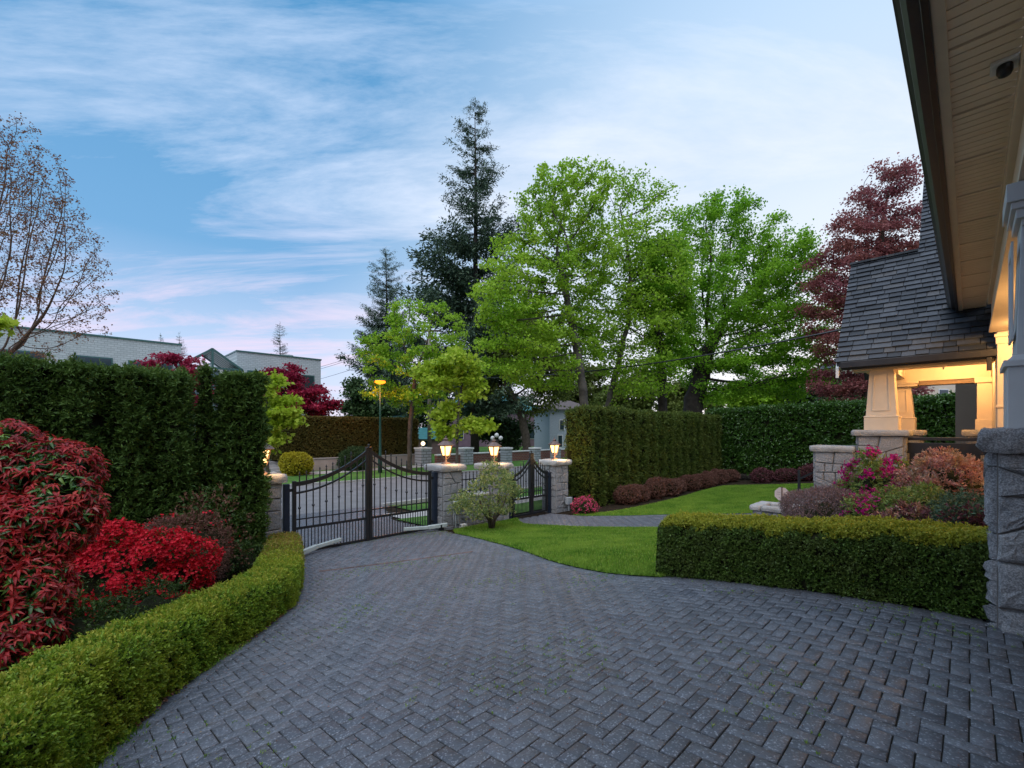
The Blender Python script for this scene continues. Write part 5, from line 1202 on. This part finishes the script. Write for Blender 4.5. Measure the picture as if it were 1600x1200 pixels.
# ------------------------------------------------------------------ far side of the street
M['far_wall'] = plain('garden_wall_render', (.34,.29,.26), .9, .12, 1.5)
t = place('retaining_wall', 'long low beige retaining wall under the brown clipped hedge', 'wall', 13, 28.0, -1.0); MB().box(-4.2, 4.95, 0, .3, -.3, .72).build('wall_face', M['far_wall'], t, bevel=.02); MB().box(-4.25, 5, -.04, .34, .72, .78).build('coping', M['concrete'], t)
V, T = grid_box(9.4, 2.0, 2.55, .3); V = np.stack([A[0]*(V[:, 0]+13.3)+B[0]*(V[:, 1]+29.25), A[1]*(V[:, 0]+13.3)+B[1]*(V[:, 1]+29.25), V[:, 2]-.28], -1)
leafy_hedge('brown_hedge', 'tall smooth brownish clipped hedge on the wall across the street', 'hedge', V, T, M['beech_hedge'], 26000, 4, .10, .055, .06, .02, inset=.08, amp=.03, freq=1.5)
t = place('entrance_steps', 'pale concrete steps beside a short white wall across the street', 'steps', 8.4, 27.7, -1.02)
for i in range(4): MB().box(-.75, .9, i*.35, 2.2, i*.16, (i+1)*.16).build('step', M['concrete'], t)
MB().box(-.95, -.75, .4, 2.2, 0, 2.0).build('side_wall', M['white_trim'], t)
for q in (M['fresh'],):
    w = 26.9; u = ray_w(463, w); yb = leaf_mat('golden_leaf', [(0, (.20,.18,.01)), (.5, (.42,.36,.02)), (1, (.60,.52,.05))], .3, .5)
    shrub('golden_shrub', 'round golden-yellow shrub on the verge across the street', 'shrub', u, w, .85, .8, 1.25, yb, 3000, 4, .09, .05, 31, amp=.12)
w = 27.2; u = ray_w(556, w); shrub('rhododendron', 'dark green rounded rhododendron against the retaining wall across the street', 'rhododendron', u, w, 1.1, .7, 1.35, M['conifer2'], 2200, 4, .12, .04, 32)
# pale brick modern house
def brick_mat(name, c0, c1, mort, sc):
    m, nt, b = new_mat(name); bt = N(nt, 'ShaderNodeTexBrick'); tcn = N(nt, 'ShaderNodeTexCoord'); mp_ = N(nt, 'ShaderNodeMapping'); mp_.inputs['Rotation'].default_value = (R(90), 0, 0)
    nt.links.new(tcn.outputs['Object'], mp_.inputs[0]); nt.links.new(mp_.outputs[0], bt.inputs['Vector'])
    for k, v in (('Color1', c0), ('Color2', c1), ('Mortar', mort)): bt.inputs[k].default_value = (*v, 1)
    bt.inputs['Scale'].default_value = sc; bt.inputs['Mortar Size'].default_value = .03; bt.inputs['Brick Width'].default_value = .5; bt.inputs['Row Height'].default_value = .22
    nt.links.new(bt.outputs[0], b.inputs['Base Color']); b.inputs['Roughness'].default_value = .85; return m
M['pale_brick'] = brick_mat('pale_brick', (.55,.58,.58), (.47,.50,.50), (.37,.40,.40), 1.7)
M['red_brick'] = brick_mat('red_brick', (.22,.07,.05), (.15,.05,.04), (.20,.16,.14), 1.6)
M['grey_block'] = brick_mat('grey_block', (.40,.42,.43), (.32,.34,.36), (.15,.15,.15), 1.1)
M['teal_steel'] = plain('teal_green_steel', (.06,.14,.13), .4, .1, 4)
bh = place('modern_house', 'long flat-roofed pale brick house across the street behind the cedar hedge', 'building', 5, 36.2, -.7)
zt = 7.75
for i, (a, b_, d0) in enumerate(((-26, .05, 0), (3.25, 9.1, 0))):
    wl = MB().box(a, b_, d0, d0+9, 0, zt).build('wall', M['pale_brick'], bh); MB().box(a-.05, b_+.05, d0-.06, d0+9, zt, zt+.1).build('roof_edge', M['teal_steel'], bh)
MB().box(.05, 3.25, 1.5, 8, 0, 6.0).build('recessed_wall', M['white_trim'], bh)
for a, b_, z0, z1 in ((-9.5, -6.2, 5.0, 6.55), (-5.0, -3.3, 5.0, 6.55), (-2.6, -.4, 5.0, 6.5), (3.9, 6.2, 5.0, 6.5), (6.6, 8.6, 5.0, 6.5), (-9, -6, 1, 3.2), (4, 7, 1, 3.2)):
    f = MB().box(a, b_, -.03, .04, z0, z1).build('window', M['teal_steel'], bh); MB().box(a+.08, b_-.08, -.05, -.032, z0+.08, z1-.08).build('pane', M['glass_dark'], f)
MB().lathe((7.6, 3, zt+.1), [(.3,0),(.3,.3),(.42,.3),(.42,.5)], 10).build('roof_vent', M['grey_metal'], bh)
at_t = place('glass_canopy', 'green-framed pitched glass canopy between the two blocks of the pale house', 'canopy', 6.55, 34.9, 0)
ap = (0, 0, 6.85); mb = MB()
for p, q in (((-1.75,0,5.6), ap), ((1.75,0,5.6), ap), ((-1.75,0,5.6), (1.75,0,5.6)), ((-1.75,3.4,5.6), (0,3.4,6.85)), ((1.75,3.4,5.6), (0,3.4,6.85)), (ap, (0,3.4,6.85)), ((-1.75,0,5.6), (-1.75,3.4,5.6)), ((1.75,0,5.6), (1.75,3.4,5.6)), ((0,0,5.6), ap)): mb.bar(p, q, .12)
mb.build('frame', M['teal_steel'], at_t)
for s in (-1, 1):
    for i in range(7): k = (i+.5)*3.4/7; MB().bar((0, k, 6.85), (s*1.75, k, 5.6), .07).build('rafter', M['teal_steel'], at_t)
gm = plain('canopy_glass', (.35,.45,.45), .1, .05, 2, spec=.7)
for s in (-1, 1): MB().add([(0,0,6.84), (s*1.75,0,5.59), (s*1.75,3.4,5.59), (0,3.4,6.84)], [(0,1,2,3)]).build('pane', gm, at_t)
for x in (-1.6, -.5, .5, 1.6): MB().box(x-.08, x+.08, -.02, .12, -.7, 5.55).build('post', M['white_trim'], at_t)
MB().box(-1.5, 1.5, .2, .25, -.7, 5.5).build('glazing', plain('canopy_glazing', (.16,.22,.25), .1, .1, 2, spec=.6), at_t)
# garden wall with stone pillars, houses beyond
gw = thing('garden_wall', 'low red brick garden wall with pale coping between grey stone pillars', 'wall', gxy(780, 36), ANG)
MB().box(-6, 12, 0, .3, -.2, .75).build('wall_face', M['red_brick'], gw); MB().box(-6, 12, -.05, .35, .75, .83).build('coping', M['white_trim'], gw)
for px, Y, lb in ((661, 32, 'grey block pillar with a lit globe on it, beside the utility pole'), (727, 33.5, 'grey block pillar just right of the lantern with the control box'), (791, 35.5, 'grey block pillar just right of the middle lantern'), (836, 37.5, 'grey block pillar just right of the forked street tree'), (868, 39.5, 'grey block pillar nearest the pale house with shutters')):
    b = gxy(px, Y); t = thing('block_pillar', lb, 'pillar', b, ANG, 'grey block pillars across the street'); h = CAMZ-(699-HY)/F*Y-b[2]; hw = .42 if px < 750 else .33
    MB().box(-hw, hw, -hw, hw, -.3, h-.12).build('shaft', M['grey_block'], t); MB().box(-hw-.05, hw+.05, -hw-.05, hw+.05, h-.12, h).build('cap', M['white_trim'], t)
    if px == 661: gl0 = (b[0], b[1], b[2]+h)
t = thing('globe_lamp', 'small lit globe lamp on the block pillar beside the utility pole', 'lamp', gl0); MB().lathe((0,0,0), [(.08,0),(.05,.08),(.05,.12)], 8).build('base', M['iron'], t); MB().lathe((0,0,.12), [(.03,0),(.12,.06),(.155,.15),(.12,.25),(.03,.31)], 12).build('globe', emit('globe_glow', (1,.72,.4), 2.2), t, smooth=True)
t = thing('globe_lamp', 'post lamp with three unlit white globes in front of the dark evergreens', 'lamp', gxy(776, 34)); hh_ = CAMZ-(686-HY)/F*34-t.location.z
MB().lathe((0,0,0), [(.06,0),(.035,.2),(.03,hh_)], 8).build('post', M['iron'], t)
for a, z in ((-.30, 0), (.30, 0), (0, .22)): MB().lathe((a,0,hh_+z-.1), [(.04,0),(.13,.06),(.17,.17),(.13,.28),(.03,.34)], 12).build('globe', M['white_trim'], t, smooth=True)
def far_house(label, px0, px1, Y, eave_py, ridge_py, wall, roof, win, name='far_house', depth=9):
    b = np.array(gxy((px0+px1)/2, Y)); hw = (px1-px0)/2*Y/F; ez = CAMZ-(eave_py-HY)/F*Y-b[2]; rz = CAMZ-(ridge_py-HY)/F*Y-b[2]
    t = thing(name, label, 'building', tuple(b), R(8)); MB().box(-hw, hw, 0, depth, -.5, ez).build('wall', wall, t)
    o = .5; MB().add([(-hw-o,-o,ez),(hw+o,-o,ez),(hw+o,depth+o,ez),(-hw-o,depth+o,ez),(-hw*.5,depth/2,rz),(hw*.5,depth/2,rz)], [(0,1,5,4),(1,2,5),(2,3,4,5),(3,0,4),(3,2,1,0)]).build('roof', roof, t)
    for x0, x1, z0, z1 in win:
        f = MB().box(x0, x1, -.06, .05, z0, z1).build('window', M['white_trim'], t); MB().box(x0+.08, x1-.08, -.09, -.062, z0+.08, z1-.08).build('pane', M['glass_dark'], f)
    return t
tealroof = plain('teal_roof_tile', (.05,.20,.20), .5, .2, 3)
far_house('small brick gatehouse with a teal roof between the brown hedge and the utility pole', 640, 690, 44, 686, 668, plain('mauve_brick', (.20,.13,.13), .9, .2, 3), tealroof, [(-.4,.4,.6,1.4)], depth=5)
far_house('large mauve-walled house with a teal roof behind the dark evergreens', 690, 850, 62, 642, 612, plain('mauve_render', (.22,.15,.18), .9, .15, 2), tealroof, [(-5,-4,1,2.4),(-1,0,1,2.4),(3,4,1,2.4),(5,6,1,2.4)])
far_house('pale blue-grey two-storey house with dark shutters left of the clipped cedar hedge', 858, 925, 50, 640, 622, plain('blue_grey_shingle', (.38,.42,.46), .8, .15, 8), plain('brown_roof', (.12,.09,.08), .8, .2, 4), [(-1.3,-.7,2.4,3.6),(-.1,.5,2.4,3.6),(-1.5,-.9,.5,1.9),(0,.6,.5,1.9)])
far_house('white house with a large window seen through the porch above the laurel hedge', 1395, 1540, 40, 560, 520, M['cream'], M['shingle'], [(-.1,.9,2.8,5.4),(1.6,2.4,2.8,5.4)])
far_house('pale building just showing over the brown hedge, right of the street lamp', 618, 644, 58, 652, 645, M['white_trim'], M['teal_steel'], [(-.7,-.2,.5,2.8),(.2,.7,.5,2.8)], depth=4)
# street lamp, utility pole, wires
b = gxy(594, 27.5); t = thing('street_lamp', 'green street lamp post with a glowing orange light in front of the brown hedge', 'street lamp', b); H = CAMZ-(600-HY)/F*27.5-b[2]
MB().lathe((0,0,0), [(.13,0),(.13,.9),(.09,1.0),(.065,H*.6),(.05,H-.15)], 12).build('post', M['lamp_green'], t, smooth=True)
MB().lathe((0,0,H-.15), [(.05,0),(.10,.05),(.16,.14)], 12).build('neck', M['lamp_green'], t)
MB().lathe((0,0,H+.0), [(.14,0),(.33,.09),(.31,.18),(.02,.19)], 12).build('lens', M['sodium'], t); MB().lathe((0,0,H+.17), [(.44,.015),(.42,.045),(.14,.12),(.02,.15)], 14).build('hood', M['lamp_green'], t)
o = pt('street_light', (0,0,H-.10), 170, (1,.26,.02), .15); o.parent = t; o.location = (0, -.45, H+.02)
b = gxy(671, 34.5); t = thing('utility_pole', 'weathered wooden utility pole behind the lantern with the control box', 'utility pole', b); H = CAMZ-(508-HY)/F*34.5-b[2]
MB().tube([(0,0,-.2), (0,0,H)], [.17, .11], 10).build('pole', plain('weathered_pole', (.20,.17,.14), .9, .3, 3), t, smooth=True); MB().box(-.9, .9, -.06, .06, H-.5, H-.38).build('crossarm', M['bark'], t)
def wire(label, p, q, sag, r):
    p, q = Vector(at(*p)), Vector(at(*q)); n = 24; t = thing('power_line', label, 'cable', p)
    MB().tube([(q-p)*(i/n)-Vector((0,0,sag*4*(i/n)*(1-i/n))) for i in range(n+1)], r, 5).build('cable', M['iron'], t, smooth=True)
wire('thick cable sagging from the utility pole past the maples to the right', (671, 588, 34.3), (1330, 512, 17), .75, .035)
wire('upper of the three thin wires left of the utility pole', (675, 515, 34.4), (440, 588, 60), .3, .018)
wire('middle of the three thin wires left of the utility pole', (667, 519, 34.4), (440, 592, 60), .3, .018)
wire('lowest of the three thin wires left of the utility pole', (671, 535, 34.4), (440, 607, 60), .3, .018)
#@@DETAIL
# ------------------------------------------------------------------ grass blades, weeds in the joints, litter
def scatter_poly(poly, n, near=None):
    us = [p[0] for p in poly]; ws = [p[1] for p in poly]; out = []
    u = RNG.uniform(min(us), max(us), n); w = RNG.uniform(min(ws), max(ws), n); k = inpoly(u, w, poly); return u[k], w[k]
M['blade'] = leaf_mat('grass_blade', [(0, (.05,.14,.012)), (.5, (.12,.28,.022)), (.9, (.26,.44,.05)), (1, (.48,.52,.16))], .4, .6, (.34,.48,.07), 1.3)
def blades(name, u, w, h, mat, z=.01):
    x, y = xy(u, w); n = len(u); P = np.stack([x, y, hz(u, w)+z], -1); D = nrm(RNG.normal(size=(n, 3))*np.array([.45,.45,.1])+np.array([0,0,1])); L = h*(.6+.8*RNG.random(n))
    o = leaves(name, P, D, rand_dir(n), L, L*.16+.002, mat, shape='quad'); tag(o, kind='stuff'); return o
u, w = scatter_poly(LAWN1, 420000); u = u+RNG.normal(size=len(u))*.018; w = w+RNG.normal(size=len(w))*.018; blades('grass', u, w, .05, M['blade'])
u, w = scatter_poly(LAWN2, 420000); blades('grass', u, w, .045, M['blade'])
# tiny weeds and moss along the joints, thicker towards the hedges
us = np.array([p[0] for p in DRIVE]); n = 60000; u = RNG.uniform(-1.5, 8, n); w = RNG.uniform(-.5, 10.5, n)
Wd = .088; fu = np.abs(u/Wd-np.round(u/Wd)); u = np.where(RNG.random(n) < .5, np.round(u/Wd)*Wd, u); ok = (fnoise(np.stack([u, w, u*0], -1), 2.3, 5)+RNG.normal(size=n)*.35 > .75) & inpoly(u, w, DRIVE); u, w = u[ok], w[ok]
k = RNG.random(len(u)) < .5; blades('weeds', np.repeat(u[k], 6)+RNG.normal(size=k.sum()*6)*.006, np.repeat(w[k], 6)+RNG.normal(size=k.sum()*6)*.006, .016, M['blade'], 0)
# weeds along the foot of the curved hedge
L_ = np.array(LH); s = RNG.uniform(0, len(L_)-1.001, 9000); i = s.astype(int); f = (s-i)[:, None]; p = L_[i]*(1-f)+L_[i+1]*f; p = p+np.stack([np.abs(RNG.normal(size=len(p)))*.05, RNG.normal(size=len(p))*.02], -1)
k = fnoise(np.concatenate([p, p[:, :1]*0], 1), 3, 9) > .15; blades('weeds', p[k, 0]-.01, p[k, 1], .035, M['blade'], 0)
litter = leaf_mat('fallen_petals', [(0, (.07,.03,.02)), (.5, (.15,.07,.04)), (.8, (.25,.10,.07)), (1, (.30,.22,.10))], 0, .8)
n = 16000; u = RNG.uniform(-1.5, 8, n); w = RNG.uniform(0, 10, n); k = inpoly(u, w, DRIVE) & (fnoise(np.stack([u, w, u*0], -1), 1.3, 15)+RNG.normal(size=n)*.4 > .45-.05*w); u, w = u[k], w[k]; x, y = xy(u, w)
P = np.stack([x, y, hz(u, w)+.006], -1); o = leaves('fallen_leaves', P, RNG.normal(size=P.shape)*np.array([1,1,.05]), np.array([0,0,1.])+RNG.normal(size=P.shape)*.15, .014, .009, litter); tag(o, kind='stuff')
p = L_[i]*(1-f)+L_[i+1]*f; p = p+np.stack([RNG.uniform(-.12, .06, len(p)), RNG.normal(size=len(p))*.02], -1); p = p[:5000]; x, y = xy(p[:, 0], p[:, 1])
P = np.stack([x, y, hz(p[:, 0], p[:, 1])+.008+RNG.random(len(p))*.012], -1); o = leaves('fallen_leaves', P, RNG.normal(size=P.shape)*np.array([1,1,.2]), np.array([0,0,1.])+RNG.normal(size=P.shape)*.4, .024, .013, litter); tag(o, kind='stuff')
